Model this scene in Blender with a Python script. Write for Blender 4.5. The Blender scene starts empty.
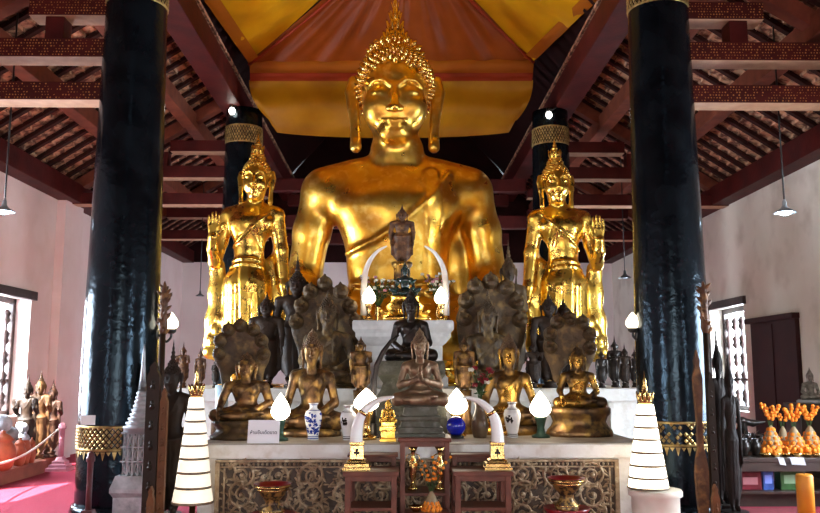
import bpy, bmesh, math, random
import numpy as np
from mathutils import Vector, Matrix
random.seed(7)
SC = bpy.context.scene
COL = SC.collection
PI = math.pi
# ------------------------------------------------------------------ camera
F = 823.0
PITCH = math.radians(7.9); YAW = math.radians(0.835); EYE = 1.6
FWD = Vector((math.sin(YAW)*math.cos(PITCH), math.cos(YAW)*math.cos(PITCH), math.sin(PITCH)))
RGT = Vector((math.cos(YAW), -math.sin(YAW), 0))
UPV = RGT.cross(FWD)
CAM = Vector((0, 0, EYE))
def P(x, y, D):
    d = FWD*F + RGT*(x-410) + UPV*(256.5-y)
    return CAM + d*(D/d.y)
def PZ(x, y, z):          # point of the horizontal plane at height z
    d = FWD*F + RGT*(x-410) + UPV*(256.5-y)
    return CAM + d*((z-EYE)/d.z)
def px(D): return D/F
cam = bpy.data.cameras.new('camera'); cam.sensor_width = 36; cam.lens = 36*F/820; cam.clip_end = 200
co = bpy.data.objects.new('camera', cam); COL.objects.link(co)
mw = Matrix((RGT, UPV, -FWD)).transposed().to_4x4(); mw.translation = CAM
co.matrix_world = mw
SC.camera = co
SC.view_settings.view_transform = 'Standard'; SC.view_settings.look = 'None'
SC.view_settings.gamma = 1; SC.view_settings.use_curve_mapping = False
# ------------------------------------------------------------------ materials
def M(name, c1, c2=None, scale=4, rough=.5, metal=0, bump=0, bscale=20, emit=None, es=0, coat=0, contrast=(.35,.65),
      trans=0, r2=None, c3=None, s3=30, kind='noise', sheen=0, spec=.5, ior=1.45):
    m = bpy.data.materials.new(name); m.use_nodes = True
    nt = m.node_tree; N = nt.nodes; L = nt.links
    b = N['Principled BSDF']
    b.inputs['Roughness'].default_value = rough; b.inputs['Metallic'].default_value = metal
    b.inputs['Base Color'].default_value = (*c1, 1); b.inputs['Coat Weight'].default_value = coat
    b.inputs['Coat Roughness'].default_value = .08
    b.inputs['Transmission Weight'].default_value = trans; b.inputs['IOR'].default_value = ior
    b.inputs['Specular IOR Level'].default_value = spec
    if emit: b.inputs['Emission Color'].default_value = (*emit, 1); b.inputs['Emission Strength'].default_value = es
    tc = N.new('ShaderNodeTexCoord')
    def noise(sc, det=5):
        n = N.new('ShaderNodeTexNoise') if kind == 'noise' else N.new('ShaderNodeTexVoronoi')
        n.inputs['Scale'].default_value = sc
        if kind == 'noise': n.inputs['Detail'].default_value = det
        L.new(tc.outputs['Object'], n.inputs['Vector']); return n
    def ramp(src, lo, hi):
        r = N.new('ShaderNodeMapRange'); r.inputs['From Min'].default_value = lo; r.inputs['From Max'].default_value = hi
        L.new(src, r.inputs['Value']); return r.outputs['Result']
    def mix(a, bb, f):
        x = N.new('ShaderNodeMix'); x.data_type = 'RGBA'
        if isinstance(a, tuple): x.inputs[6].default_value = (*a, 1)
        else: L.new(a, x.inputs[6])
        x.inputs[7].default_value = (*bb, 1); L.new(f, x.inputs[0]); return x.outputs[2]
    if c2:
        n = noise(scale); f = ramp(n.outputs[0], *contrast)
        cc = mix(c1, c2, f)
        if c3:
            n3 = noise(s3); cc = mix(cc, c3, ramp(n3.outputs[0], .5, .75))
        L.new(cc, b.inputs['Base Color'])
        if r2 is not None:
            rr = N.new('ShaderNodeMapRange'); rr.inputs['To Min'].default_value = rough; rr.inputs['To Max'].default_value = r2
            L.new(f, rr.inputs['Value']); L.new(rr.outputs['Result'], b.inputs['Roughness'])
    if bump:
        n2 = noise(bscale, 6); bp = N.new('ShaderNodeBump'); bp.inputs['Strength'].default_value = bump
        bp.inputs['Distance'].default_value = .02
        L.new(n2.outputs[0], bp.inputs['Height']); L.new(bp.outputs[0], b.inputs['Normal'])
    return m
# ------------------------------------------------------------------ bmesh builders
def BM(): return bmesh.new()
def box(bm, x0, x1, y0, y1, z0, z1, bev=0):
    vs = [bm.verts.new((x, y, z)) for x in (x0, x1) for y in (y0, y1) for z in (z0, z1)]
    fs = [(0,1,3,2),(4,6,7,5),(0,4,5,1),(2,3,7,6),(0,2,6,4),(1,5,7,3)]
    fc = [bm.faces.new([vs[i] for i in f]) for f in fs]
    if bev:
        es = list({e for f in fc for e in f.edges})
        bmesh.ops.bevel(bm, geom=es, offset=bev, segments=2, affect='EDGES', profile=.6)
    return vs
def lathe(bm, prof, c=(0,0,0), n=24, sx=1, sy=1, smooth=True, caps=True, rot=0):
    rings = []
    for r, z in prof:
        rings.append([bm.verts.new((c[0]+sx*r*math.cos(2*PI*i/n+rot), c[1]+sy*r*math.sin(2*PI*i/n+rot), c[2]+z)) for i in range(n)])
    for a, b in zip(rings, rings[1:]):
        for i in range(n):
            f = bm.faces.new((a[i], a[(i+1) % n], b[(i+1) % n], b[i])); f.smooth = smooth
    if caps:
        if prof[0][0] > 1e-4: bm.faces.new(list(reversed(rings[0])))
        if prof[-1][0] > 1e-4: bm.faces.new(rings[-1])
def sqlathe(bm, prof, c=(0,0,0), sx=1, sy=1):     # square plan profile, r = half side
    lathe(bm, [(r*math.sqrt(2), z) for r, z in prof], c, 4, sx, sy, False, True, PI/4)
def tube(bm, pts, rad, n=8, cap=True, flat=1.0):
    pts = [Vector(p) for p in pts]
    if not isinstance(rad, (list, tuple)): rad = [rad]*len(pts)
    ref = None; rings = []
    for i, p in enumerate(pts):
        t = (pts[min(i+1, len(pts)-1)] - pts[max(i-1, 0)])
        if t.length < 1e-9: t = Vector((0,0,1))
        t.normalize()
        if ref is None: ref = Vector((0,1,0)) if abs(t.y) < .9 else Vector((1,0,0))
        u = (ref - t*ref.dot(t)).normalized(); v = t.cross(u); ref = u
        rings.append([bm.verts.new(p + (u*math.cos(2*PI*k/n)*flat + v*math.sin(2*PI*k/n))*rad[i]) for k in range(n)])
    for a, b in zip(rings, rings[1:]):
        for i in range(n):
            f = bm.faces.new((a[i], a[(i+1) % n], b[(i+1) % n], b[i])); f.smooth = True
    if cap:
        bm.faces.new(list(reversed(rings[0]))); bm.faces.new(rings[-1])
def ball(bm, c, r, seg=12, rings=8, sz=(1,1,1)):
    prof = [(max(1e-5, math.sin(PI*i/rings))*1, -math.cos(PI*i/rings)) for i in range(rings+1)]
    rr = []
    for q, z in prof:
        rr.append([bm.verts.new((c[0]+r*sz[0]*q*math.cos(2*PI*i/seg), c[1]+r*sz[1]*q*math.sin(2*PI*i/seg), c[2]+r*sz[2]*z)) for i in range(seg)])
    for a, b in zip(rr, rr[1:]):
        for i in range(seg):
            f = bm.faces.new((a[i], a[(i+1) % seg], b[(i+1) % seg], b[i])); f.smooth = True
OCT = [(1,0,0),(-1,0,0),(0,1,0),(0,-1,0),(0,0,1),(0,0,-1)]
OCF = [(0,2,4),(2,1,4),(1,3,4),(3,0,4),(2,0,5),(1,2,5),(3,1,5),(0,3,5)]
def bead(bm, c, r):
    vs = [bm.verts.new((c[0]+r*d[0], c[1]+r*d[1], c[2]+r*d[2])) for d in OCT]
    for f in OCF: bm.faces.new([vs[i] for i in f]).smooth = True
def spike(bm, c, d, r, h, n=6):
    c = Vector(c); d = Vector(d).normalized(); u = d.orthogonal().normalized(); v = d.cross(u)
    rs = []
    for rr, hh in ((r, -.2*h), (r*.95, .25*h), (r*.55, .7*h)):
        rs.append([bm.verts.new(c + d*hh + (u*math.cos(2*PI*k/n)+v*math.sin(2*PI*k/n))*rr) for k in range(n)])
    tip = bm.verts.new(c + d*h)
    for a, b in zip(rs, rs[1:]):
        for i in range(n): bm.faces.new((a[i], a[(i+1) % n], b[(i+1) % n], b[i])).smooth = True
    for i in range(n): bm.faces.new((rs[-1][i], rs[-1][(i+1) % n], tip)).smooth = True
def prism(bm, pts, y0, y1):       # outline in x,z extruded along y
    a = [bm.verts.new((x, y0, z)) for x, z in pts]; b = [bm.verts.new((x, y1, z)) for x, z in pts]
    bm.faces.new(a); bm.faces.new(list(reversed(b)))
    n = len(pts)
    for i in range(n): bm.faces.new((a[i], b[i], b[(i+1) % n], a[(i+1) % n]))
# ------------------------------------------------------------------ objects
def link(name, data, parent=None):
    o = bpy.data.objects.new(name, data); COL.objects.link(o)
    if parent: o.parent = parent
    return o
def wloc(o):
    v = Vector((0,0,0))
    while o: v += o.location; o = o.parent
    return v
def finish(bm, name, mat, smooth=None):
    bmesh.ops.recalc_face_normals(bm, faces=bm.faces)
    me = bpy.data.meshes.new(name); bm.to_mesh(me); bm.free()
    for m in (mat if isinstance(mat, (list, tuple)) else [mat]): me.materials.append(m)
    if smooth is not None:
        me.polygons.foreach_set('use_smooth', [smooth]*len(me.polygons))
    return me
def part(name, bm, mat, parent, local=False, smooth=None, label=None):
    if not local:
        w = wloc(parent); bmesh.ops.translate(bm, verts=bm.verts, vec=-w)
    o = link(name, finish(bm, name, mat, smooth), parent)
    if label: o['label'] = label
    return o
def tag(o, label, cat, group=None, kind=None):
    o['label'] = label; o['category'] = cat
    if group: o['group'] = group
    if kind: o['kind'] = kind
    return o
def thing(name, label, cat, loc, group=None, kind=None):
    o = link(name, None); o.location = loc
    return tag(o, label, cat, group, kind)
def solo(name, bm, mat, label, cat, loc, group=None, smooth=None):   # one-mesh thing, bm in world coords
    bmesh.ops.translate(bm, verts=bm.verts, vec=-Vector(loc))
    o = link(name, finish(bm, name, mat, smooth)); o.location = loc
    return tag(o, label, cat, group)
def struct(name, bm, mat, smooth=None):
    o = link(name, finish(bm, name, mat, smooth)); o['kind'] = 'structure'; return o
def kids(o): return [c for c in bpy.data.objects if c.parent == o]
def copy_tree(o, parent=None):
    c = o.copy(); COL.objects.link(c)
    if parent: c.parent = parent
    for ch in kids(o): copy_tree(ch, c)
    return c
def dup(o, loc, label, group=None, scale=None, rotz=None):
    c = copy_tree(o); c.location = loc; c['label'] = label
    if group: c['group'] = group
    if scale is not None: c.scale = (scale,)*3 if isinstance(scale, (int, float)) else scale
    if rotz is not None: c.rotation_euler = (0, 0, rotz)
    return c
# ------------------------------------------------------------------ signed-distance modelling
class SDF:
    def __init__(s): s.ops = []
    def cap(s, a, b, r1, r2=None, k=.02, sub=False, sc=None):
        s.ops.append(('c', np.array(a, float), np.array(b, float), r1, r1 if r2 is None else r2, k, sub, sc)); return s
    def ell(s, c, r, k=.02, sub=False, rot=None):
        s.ops.append(('e', np.array(c, float), np.array(r, float), rot, None, k, sub, None)); return s
    def chain(s, pts, rs, k=.02, sub=False, sc=None):
        if not isinstance(rs, (list, tuple)): rs = [rs]*len(pts)
        for i in range(len(pts)-1): s.cap(pts[i], pts[i+1], rs[i], rs[i+1], k, sub, sc)
        return s
    def bx(s, c, h, r=.01, k=.02, sub=False):
        s.ops.append(('b', np.array(c, float), np.array(h, float), r, None, k, sub, None)); return s
    def ridge(s, pts, w, amp, ymax=0.0, flat=False):
        """raised line on the surface facing -y, drawn along pts (x, z)"""
        s.ops.append(('r', np.array(pts, float), w, amp, ymax, .01, False, flat)); return s
    def _bb(s, o):
        if o[0] == 'c':
            r = max(o[3], o[4]); return np.minimum(o[1], o[2])-r, np.maximum(o[1], o[2])+r
        if o[0] == 'e':
            r = o[2] if o[3] is None else np.full(3, o[2].max()); return o[1]-r, o[1]+r
        return o[1]-o[2]-o[3], o[1]+o[2]+o[3]
    def mesh(s, h, name, mat):
        bbs = [s._bb(o) for o in s.ops if not o[6] and o[0] != 'r']
        lo = np.min([b[0] for b in bbs], 0)-3*h; hi = np.max([b[1] for b in bbs], 0)+3*h
        n = np.ceil((hi-lo)/h).astype(int)+1
        ax = [lo[i]+h*np.arange(n[i]) for i in range(3)]
        f = np.full(n, 10.0, np.float32)
        for o in s.ops:
            if o[0] == 'r':
                pt, w, amp = o[1], o[2], o[3]
                i0 = np.maximum(((pt.min(0)-3*w-lo[[0,2]])/h).astype(int), 0); i1 = np.minimum(((pt.max(0)+3*w-lo[[0,2]])/h).astype(int)+2, n[[0,2]])
                jy = int(np.clip((o[4]-lo[1])/h, 1, n[1]))
                X = ax[0][i0[0]:i1[0]][:, None]; Z = ax[2][i0[1]:i1[1]][None, :]
                dm = np.full((X.shape[0], Z.shape[1]), 1e9)
                for p, q in zip(pt[:-1], pt[1:]):
                    d = q-p; t = np.clip(((X-p[0])*d[0]+(Z-p[1])*d[1])/max(d@d, 1e-12), 0, 1)
                    dm = np.minimum(dm, np.sqrt((X-p[0]-d[0]*t)**2+(Z-p[1]-d[1]*t)**2))
                g = amp*(np.clip((w-dm)/(w*.25)+.5, 0, 1) if o[7] else np.exp(-(dm/w)**2))
                f[i0[0]:i1[0], :jy, i0[1]:i1[1]] -= g[:, None, :].astype(np.float32)
                continue
            k = o[5]; a, b = s._bb(o); mrg = k+3*h
            i0 = np.maximum(((a-mrg-lo)/h).astype(int), 0); i1 = np.minimum(((b+mrg-lo)/h).astype(int)+2, n)
            if np.any(i1 <= i0): continue
            sl = tuple(slice(i0[i], i1[i]) for i in range(3))
            X = ax[0][sl[0]][:, None, None]; Y = ax[1][sl[1]][None, :, None]; Z = ax[2][sl[2]][None, None, :]
            if o[0] == 'c':
                p, q, r1, r2, sc = o[1], o[2], o[3], o[4], o[7]
                w = np.ones(3) if sc is None else np.array(sc)
                d = (q-p)*w; dd = max(float(d@d), 1e-12)
                ux = (X-p[0])*w[0]; uy = (Y-p[1])*w[1]; uz = (Z-p[2])*w[2]
                t = np.clip((ux*d[0]+uy*d[1]+uz*d[2])/dd, 0, 1)
                D = np.sqrt((ux-d[0]*t)**2+(uy-d[1]*t)**2+(uz-d[2]*t)**2)-(r1+(r2-r1)*t)
                D = D/w.max()
            elif o[0] == 'e':
                c, r, R = o[1], o[2], o[3]
                x, y, z = X-c[0], Y-c[1], Z-c[2]
                if R is not None:
                    x, y, z = (R[0][0]*x+R[1][0]*y+R[2][0]*z, R[0][1]*x+R[1][1]*y+R[2][1]*z, R[0][2]*x+R[1][2]*y+R[2][2]*z)
                k0 = np.sqrt((x/r[0])**2+(y/r[1])**2+(z/r[2])**2)
                k1 = np.sqrt((x/r[0]**2)**2+(y/r[1]**2)**2+(z/r[2]**2)**2)+1e-9
                D = k0*(k0-1)/k1
            else:
                c, hh, r = o[1], o[2], o[3]
                x = np.abs(X-c[0])-hh[0]; y = np.abs(Y-c[1])-hh[1]; z = np.abs(Z-c[2])-hh[2]
                D = np.sqrt(np.maximum(x, 0)**2+np.maximum(y, 0)**2+np.maximum(z, 0)**2)+np.minimum(np.maximum(x, np.maximum(y, z)), 0)-r
            g = f[sl]
            if o[6]: a_, b_ = -g, D
            else: a_, b_ = g, D
            hm = np.clip(.5+.5*(b_-a_)/k, 0, 1)
            res = b_*(1-hm)+a_*hm-k*hm*(1-hm)
            f[sl] = -res if o[6] else res
        return nets(f, lo, h, name, mat)
def nets(f, lo, h, name, mat):
    ins = f < 0
    nx, ny, nz = f.shape
    c = [(i, j, k) for i in (0,1) for j in (0,1) for k in (0,1)]
    cnt = np.zeros((nx-1, ny-1, nz-1), np.int8)
    for i, j, k in c: cnt += ins[i:nx-1+i, j:ny-1+j, k:nz-1+k]
    act = (cnt > 0) & (cnt < 8)
    idx = np.full(act.shape, -1, np.int64); A = np.argwhere(act); idx[act] = np.arange(len(A))
    acc = np.zeros((len(A), 3)); num = np.zeros(len(A))
    for a in c:
        for ax in range(3):
            if a[ax]: continue
            b = list(a); b[ax] = 1
            fa = f[A[:,0]+a[0], A[:,1]+a[1], A[:,2]+a[2]]; fb = f[A[:,0]+b[0], A[:,1]+b[1], A[:,2]+b[2]]
            m = (fa < 0) != (fb < 0)
            t = np.where(m, fa/(fa-fb+1e-20), 0)
            pt = np.tile(np.array(a, float), (len(A), 1)); pt[:, ax] += t
            acc += pt*m[:, None]; num += m
    V = lo+h*(A+acc/np.maximum(num, 1)[:, None])
    quads = []
    for ax in range(3):
        u, v = [(1,2),(2,0),(0,1)][ax]
        sl0 = [slice(None)]*3; sl1 = [slice(None)]*3
        sl0[ax] = slice(0, -1); sl1[ax] = slice(1, None)
        a = ins[tuple(sl0)]; b = ins[tuple(sl1)]
        E = np.argwhere(a != b)
        E = E[(E[:, u] > 0) & (E[:, v] > 0) & (E[:, u] < f.shape[u]-1) & (E[:, v] < f.shape[v]-1)]
        fl = a[E[:,0], E[:,1], E[:,2]]
        q = []
        for du, dv in ((0,0),(-1,0),(-1,-1),(0,-1)):
            e = E.copy(); e[:, u] += du; e[:, v] += dv
            q.append(idx[e[:,0], e[:,1], e[:,2]])
        q = np.stack(q, 1); q[~fl] = q[~fl][:, ::-1]
        quads.append(q)
    Q = np.concatenate(quads)
    me = bpy.data.meshes.new(name)
    me.vertices.add(len(V)); me.vertices.foreach_set('co', V.ravel())
    me.loops.add(len(Q)*4); me.loops.foreach_set('vertex_index', Q.ravel().astype(np.int32))
    me.polygons.add(len(Q)); me.polygons.foreach_set('loop_start', np.arange(len(Q), dtype=np.int32)*4)
    me.polygons.foreach_set('use_smooth', np.ones(len(Q), bool))
    me.update(calc_edges=True); me.materials.append(mat)
    return me
# ------------------------------------------------------------------ palette
GOLD   = M('gold_leaf', (.84,.52,.085), (.70,.37,.045), 3, rough=.27, r2=.42, metal=1, bump=.22, bscale=7, c3=(.92,.66,.18), s3=9)
GOLDB  = M('bright_gold', (.92,.62,.14), (.80,.48,.07), 6, rough=.2, r2=.34, metal=1, bump=.25, bscale=14)
GOLDH  = M('gold_curls', (.86,.60,.20), (.70,.42,.08), 10, rough=.25, metal=1)
GILT   = M('worn_gilt_bronze', (.24,.13,.055), (.065,.042,.026), 5, rough=.34, r2=.55, metal=.75, bump=.25, bscale=30, c3=(.55,.33,.08), s3=7, contrast=(.4,.62))
GILT2  = M('half_gilded_bronze', (.50,.28,.055), (.085,.052,.03), 3.5, rough=.26, r2=.5, metal=.85, bump=.2, bscale=30, contrast=(.42,.6))
BRONZE = M('brown_bronze', (.27,.17,.095), (.12,.075,.045), 5, rough=.4, metal=.6, bump=.2, bscale=30, contrast=(.35,.7), c3=(.28,.18,.09), s3=8)
DARKB  = M('black_bronze', (.020,.017,.015), (.04,.03,.024), 6, rough=.3, metal=.5, bump=.15, bscale=30)
STONE  = M('brown_stone', (.105,.066,.032), (.045,.028,.015), 6, rough=.5, bump=.6, bscale=22, c3=(.24,.15,.05), s3=9, spec=.3)
GSTONE = M('green_grey_stone', (.095,.092,.06), (.05,.05,.034), 6, rough=.6, bump=.5, bscale=22, c3=(.17,.165,.13), s3=12)
SMOKE  = M('sooty_wood', (.018,.011,.008), (.038,.022,.013), 8, rough=.5, bump=.4, bscale=26, spec=.22)
BWOOD  = M('brown_wood_statue', (.13,.06,.028), (.06,.028,.016), 8, rough=.45, bump=.3, bscale=26, c3=(.28,.13,.04), s3=10, spec=.25)
# ------------------------------------------------------------------ statue pieces
def add_head(S, c, s, k=None, ears=True, detail=1.0, earlen=1.0, tilt=.08, wx=1.0, jaw=.285, fz=0.0):
    """head of height s (chin to skull top) centred at c, facing -y"""
    k = k or .05*s
    def q(x, y, z): return (c[0]+x*s*wx, c[1]+y*s, c[2]+(z+tilt*y)*s)
    S.ell(q(0,.04,.10), (.365*s*wx,.40*s,.40*s), k)
    S.ell(q(0,-.06,-.16), (jaw*s*wx,.30*s,.33*s), k*2)
    S.ell(q(0,-.235,-.40), (.15*s*wx,.10*s,.095*s), k*2.6)
    for sx in (-1, 1): S.ell(q((jaw-.115)*sx,-.22,-.13), (.12*s,.13*s,.15*s), k*2.6)      # cheeks
    kk = .015*s; q0 = q
    def q(x, y, z): return q0(x, y, z-fz)
    S.chain([q(0,-.335,.15), q(0,-.40,.02), q(0,-.455,-.10)], [.030*s,.035*s,.055*s], k=kk*1.6)
    for sx in (-1, 1):
        S.ell(q(.055*sx,-.415,-.11), (.042*s,.04*s,.035*s), kk)
        S.chain([q(.035*sx,-.365,.13), q(.12*sx,-.375,.195), q(.21*sx,-.335,.185), q(.28*sx,-.26,.115)], .02*s*detail, k=kk)
        S.ell(q(.155*sx,-.315,.055), (.10*s,.055*s,.058*s), kk)
        S.chain([q(.075*sx,-.385,.035), q(.155*sx,-.385,.015), q(.235*sx,-.325,.04)], .011*s*detail, k=kk*.5, sub=True)
    S.chain([q(-.125,-.335,-.225), q(-.05,-.39,-.232), q(0,-.39,-.245), q(.05,-.39,-.232), q(.125,-.335,-.225)], [.010*s,.026*s,.022*s,.026*s,.010*s], k=kk*1.3)
    S.chain([q(-.10,-.33,-.275), q(-.04,-.352,-.292), q(.04,-.352,-.292), q(.10,-.33,-.275)], [.010*s,.026*s,.026*s,.010*s], k=kk*1.8)
    S.chain([q(-.13,-.35,-.245), q(-.05,-.415,-.266), q(.05,-.415,-.266), q(.13,-.35,-.245)], .006*s, k=.03*s, sub=True)
    q = q0
    if ears:
        for sx in (-1, 1):
            S.chain([q(.36*sx,.02,.12), q(.44*sx,.05,.17), q(.46*sx,.04,.04), q(.43*sx,.0,-.14*earlen), q(.41*sx,-.02,-.32*earlen), q(.405*sx,-.03,-.50*earlen)],
                    [.045*s,.055*s,.068*s,.062*s,.05*s,.062*s], k=kk)
            S.chain([q(.45*sx,-.035,.10), q(.44*sx,-.06,-.08*earlen), q(.41*sx,-.085,-.40*earlen)], .026*s, k=kk, sub=True)
def hair_bm(bm, c, s, curl=.045, long=1.0, n=None, ush=True, finr=.11, n2=None, uz=.50, ur=.21, uh=.17, wx=1.0, side=-.22, front=.40):
    def q(x, y, z): return Vector((c[0]+x*s*wx, c[1]+y*s, c[2]+z*s))
    def ok(d):
        thr = side+(front-side)*min(1, -d[1]/.9) if d[1] < 0 else side-.4*d[1]
        return d[2] > thr
    R = (.375, .415, .415); O = (0, .045, .105)
    # cap
    seg, rg = 28, 18; grid = {}
    for i in range(rg+1):
        for j in range(seg):
            t = PI*i/rg; a = 2*PI*j/seg
            grid[i, j] = (math.sin(t)*math.cos(a), math.sin(t)*math.sin(a), math.cos(t))
    vmap = {}
    def vv(i, j):
        if (i, j) not in vmap:
            d = grid[i, j]; vmap[i, j] = bm.verts.new(q(O[0]+R[0]*1.02*d[0], O[1]+R[1]*1.02*d[1], O[2]+R[2]*1.02*d[2]))
        return vmap[i, j]
    for i in range(rg):
        for j in range(seg):
            cs = [(i, j), (i+1, j), (i+1, (j+1) % seg), (i, (j+1) % seg)]
            m = [sum(grid[x][a] for x in cs)/4 for a in range(3)]
            if ok(m): bm.faces.new([vv(*x) for x in cs]).smooth = True
    if ush: ball(bm, q(0,.05,uz), s, 14, 8, (ur,ur,uh))
    n = n or 230
    for i in range(n):
        z = 1-2*(i+.5)/n; a = i*2.399963; rr = math.sqrt(1-z*z)
        d = (rr*math.cos(a), rr*math.sin(a), z)
        if not ok(d): continue
        p = q(O[0]+R[0]*d[0], O[1]+R[1]*d[1], O[2]+R[2]*d[2])
        if long > 1: spike(bm, p, d, curl*s, curl*s*long)
        else: bead(bm, p, curl*s*1.15)
    if ush:
        n2 = n2 or 60
        for i in range(n2):
            z = 1-2*(i+.5)/n2; a = i*2.399963; rr = math.sqrt(1-z*z)
            if z < -.2: continue
            p = q(ur*rr*math.cos(a), .05+ur*rr*math.sin(a), uz+uh*z)
            if long > 1: spike(bm, p, (rr*math.cos(a), rr*math.sin(a), z+.15), curl*s*.9, curl*s*long*.9)
            else: bead(bm, p, curl*s)
def flame_bm(bm, c, s, h=.55, r=.11, rings=5):
    z0 = c[2]+.64*s; prof = []
    for i in range(rings*4+1):
        u = i/(rings*4); rr = r*(1-u)**1.15*(1+.22*math.cos(i*PI/2)) + .004
        prof.append((rr*s, u*h*s))
    lathe(bm, prof, (c[0], c[1]+.05*s, z0), 12)
def hand(S, w, tip, n, s, k=.008, curl=.25, thumb=1):
    """open hand: w wrist, tip middle finger end, n palm normal, s scale = hand length"""
    w, tip, n = np.array(w, float), np.array(tip, float), np.array(n, float)
    d = (tip-w); L = np.linalg.norm(d); d /= L; n /= np.linalg.norm(n); x = np.cross(d, n)
    pc = w+d*L*.28
    for o in (-.15, -.05, .05, .15): S.cap(w+d*L*.06+x*o*.6*L, w+d*L*.47+x*o*1.15*L, .075*L, .07*L, k)
    for o, ln in ((-.19,.36), (-.065,.47), (.065,.5), (.19,.42)):
        a = w+d*L*.48+x*o*L*.95; b = a+d*L*ln*.55+x*o*.08*L; e = b+(d*math.cos(curl)+n*math.sin(curl))*L*ln*.5
        S.chain([a, b, e], [.062*L, .056*L, .042*L], k*.5)
    a = w+d*L*.15+x*thumb*.2*L; b = a+d*.18*L+x*thumb*.14*L+n*.03*L; e = b+d*.2*L+x*thumb*.03*L+n*.06*L
    S.chain([a, b, e], [.075*L, .065*L, .05*L], k)
# seated figure of unit height (0 = base of the legs, 1 = top of the skull)
def seated_mesh(name, mat, pose='earth', h=.0125, robe=True, slim=1.0):
    S = SDF()
    for sx in (-1, 1):
        S.cap((.13*sx,.06,.11), (.43*sx,-.12,.085), .12, .095, .05)
    S.cap((.43,-.12,.075), (-.16,-.30,.075), .08, .065, .035)
    S.cap((-.43,-.12,.075), (.14,-.27,.105), .08, .06, .035)
    S.ell((-.24,-.31,.085), (.10,.055,.04), .02); S.ell((.22,-.27,.125), (.10,.055,.04), .02)
    S.ell((0,.05,.13), (.27,.21,.14), .06)
    S.ell((0,.05,.30), (.165*slim,.125,.20), .06)
    S.ell((0,.045,.47), (.215*slim,.145,.165), .07)
    for sx in (-1, 1):
        S.cap((.12*sx,.05,.575), (.265*sx,.055,.535), .075, .082, .05)
        S.ell((.10*sx,-.055,.49), (.085,.05,.065), .04)
    S.cap((0,.04,.56), (0,.02,.70), .075, .068, .035)
    for zz in (.635, .66): S.cap((-.03,-.03,zz), (.03,-.03,zz), .045, .045, .012)
    add_head(S, (0, .0, .835), .335)
    if pose == 'earth':
        S.chain([(-.275,.055,.53), (-.365,.03,.29), (-.36,-.19,.19)], [.075,.062,.045], .02)
        hand(S, (-.36,-.19,.19), (-.345,-.30,.01), (0,-1,-.2), .2, thumb=-1)
    if pose in ('earth', 'lap'):
        S.chain([(.275,.055,.53), (.36,.03,.28), (.17,-.20,.17)], [.075,.062,.045], .02)
        hand(S, (.17,-.2,.175), (-.06,-.24,.165), (0,-.35,1), .2, thumb=1)
    if pose == 'lap':
        S.chain([(-.275,.055,.53), (-.36,.03,.28), (-.17,-.21,.155)], [.075,.062,.045], .02)
        hand(S, (-.17,-.21,.155), (.06,-.25,.15), (0,-.35,1), .2, thumb=-1)
    if pose == 'pray':
        for sx in (-1, 1):
            S.chain([(.275*sx,.055,.53), (.375*sx,.0,.28), (.04*sx,-.24,.36)], [.07,.056,.042], .015)
            hand(S, (.03*sx,-.245,.36), (.022*sx,-.245,.56), (-sx,0,0), .2, curl=.05, thumb=1)
    if pose == 'down':
        for sx in (-1, 1):
            S.chain([(.275*sx,.055,.53), (.375*sx,.04,.30), (.37*sx,-.16,.17)], [.075,.06,.045], .02)
            hand(S, (.37*sx,-.16,.17), (.35*sx,-.27,.03), (0,-1,-.2), .2, thumb=-sx)
    if robe:
        S.ridge([(.17,.60), (.08,.52), (-.06,.42), (-.19,.33)], .014, .012)
        S.ridge([(.12,.57), (.115,.45), (.11,.30)], .032, .010, flat=True)
        S.ridge([(-.18,.215), (0,.20), (.18,.215)], .014, .012)
    return S.mesh(h, name, mat)
def hair_mesh(name, mat, c, s, **kw):
    bm = BM(); hair_bm(bm, c, s, **kw); return finish(bm, name, mat)
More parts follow.
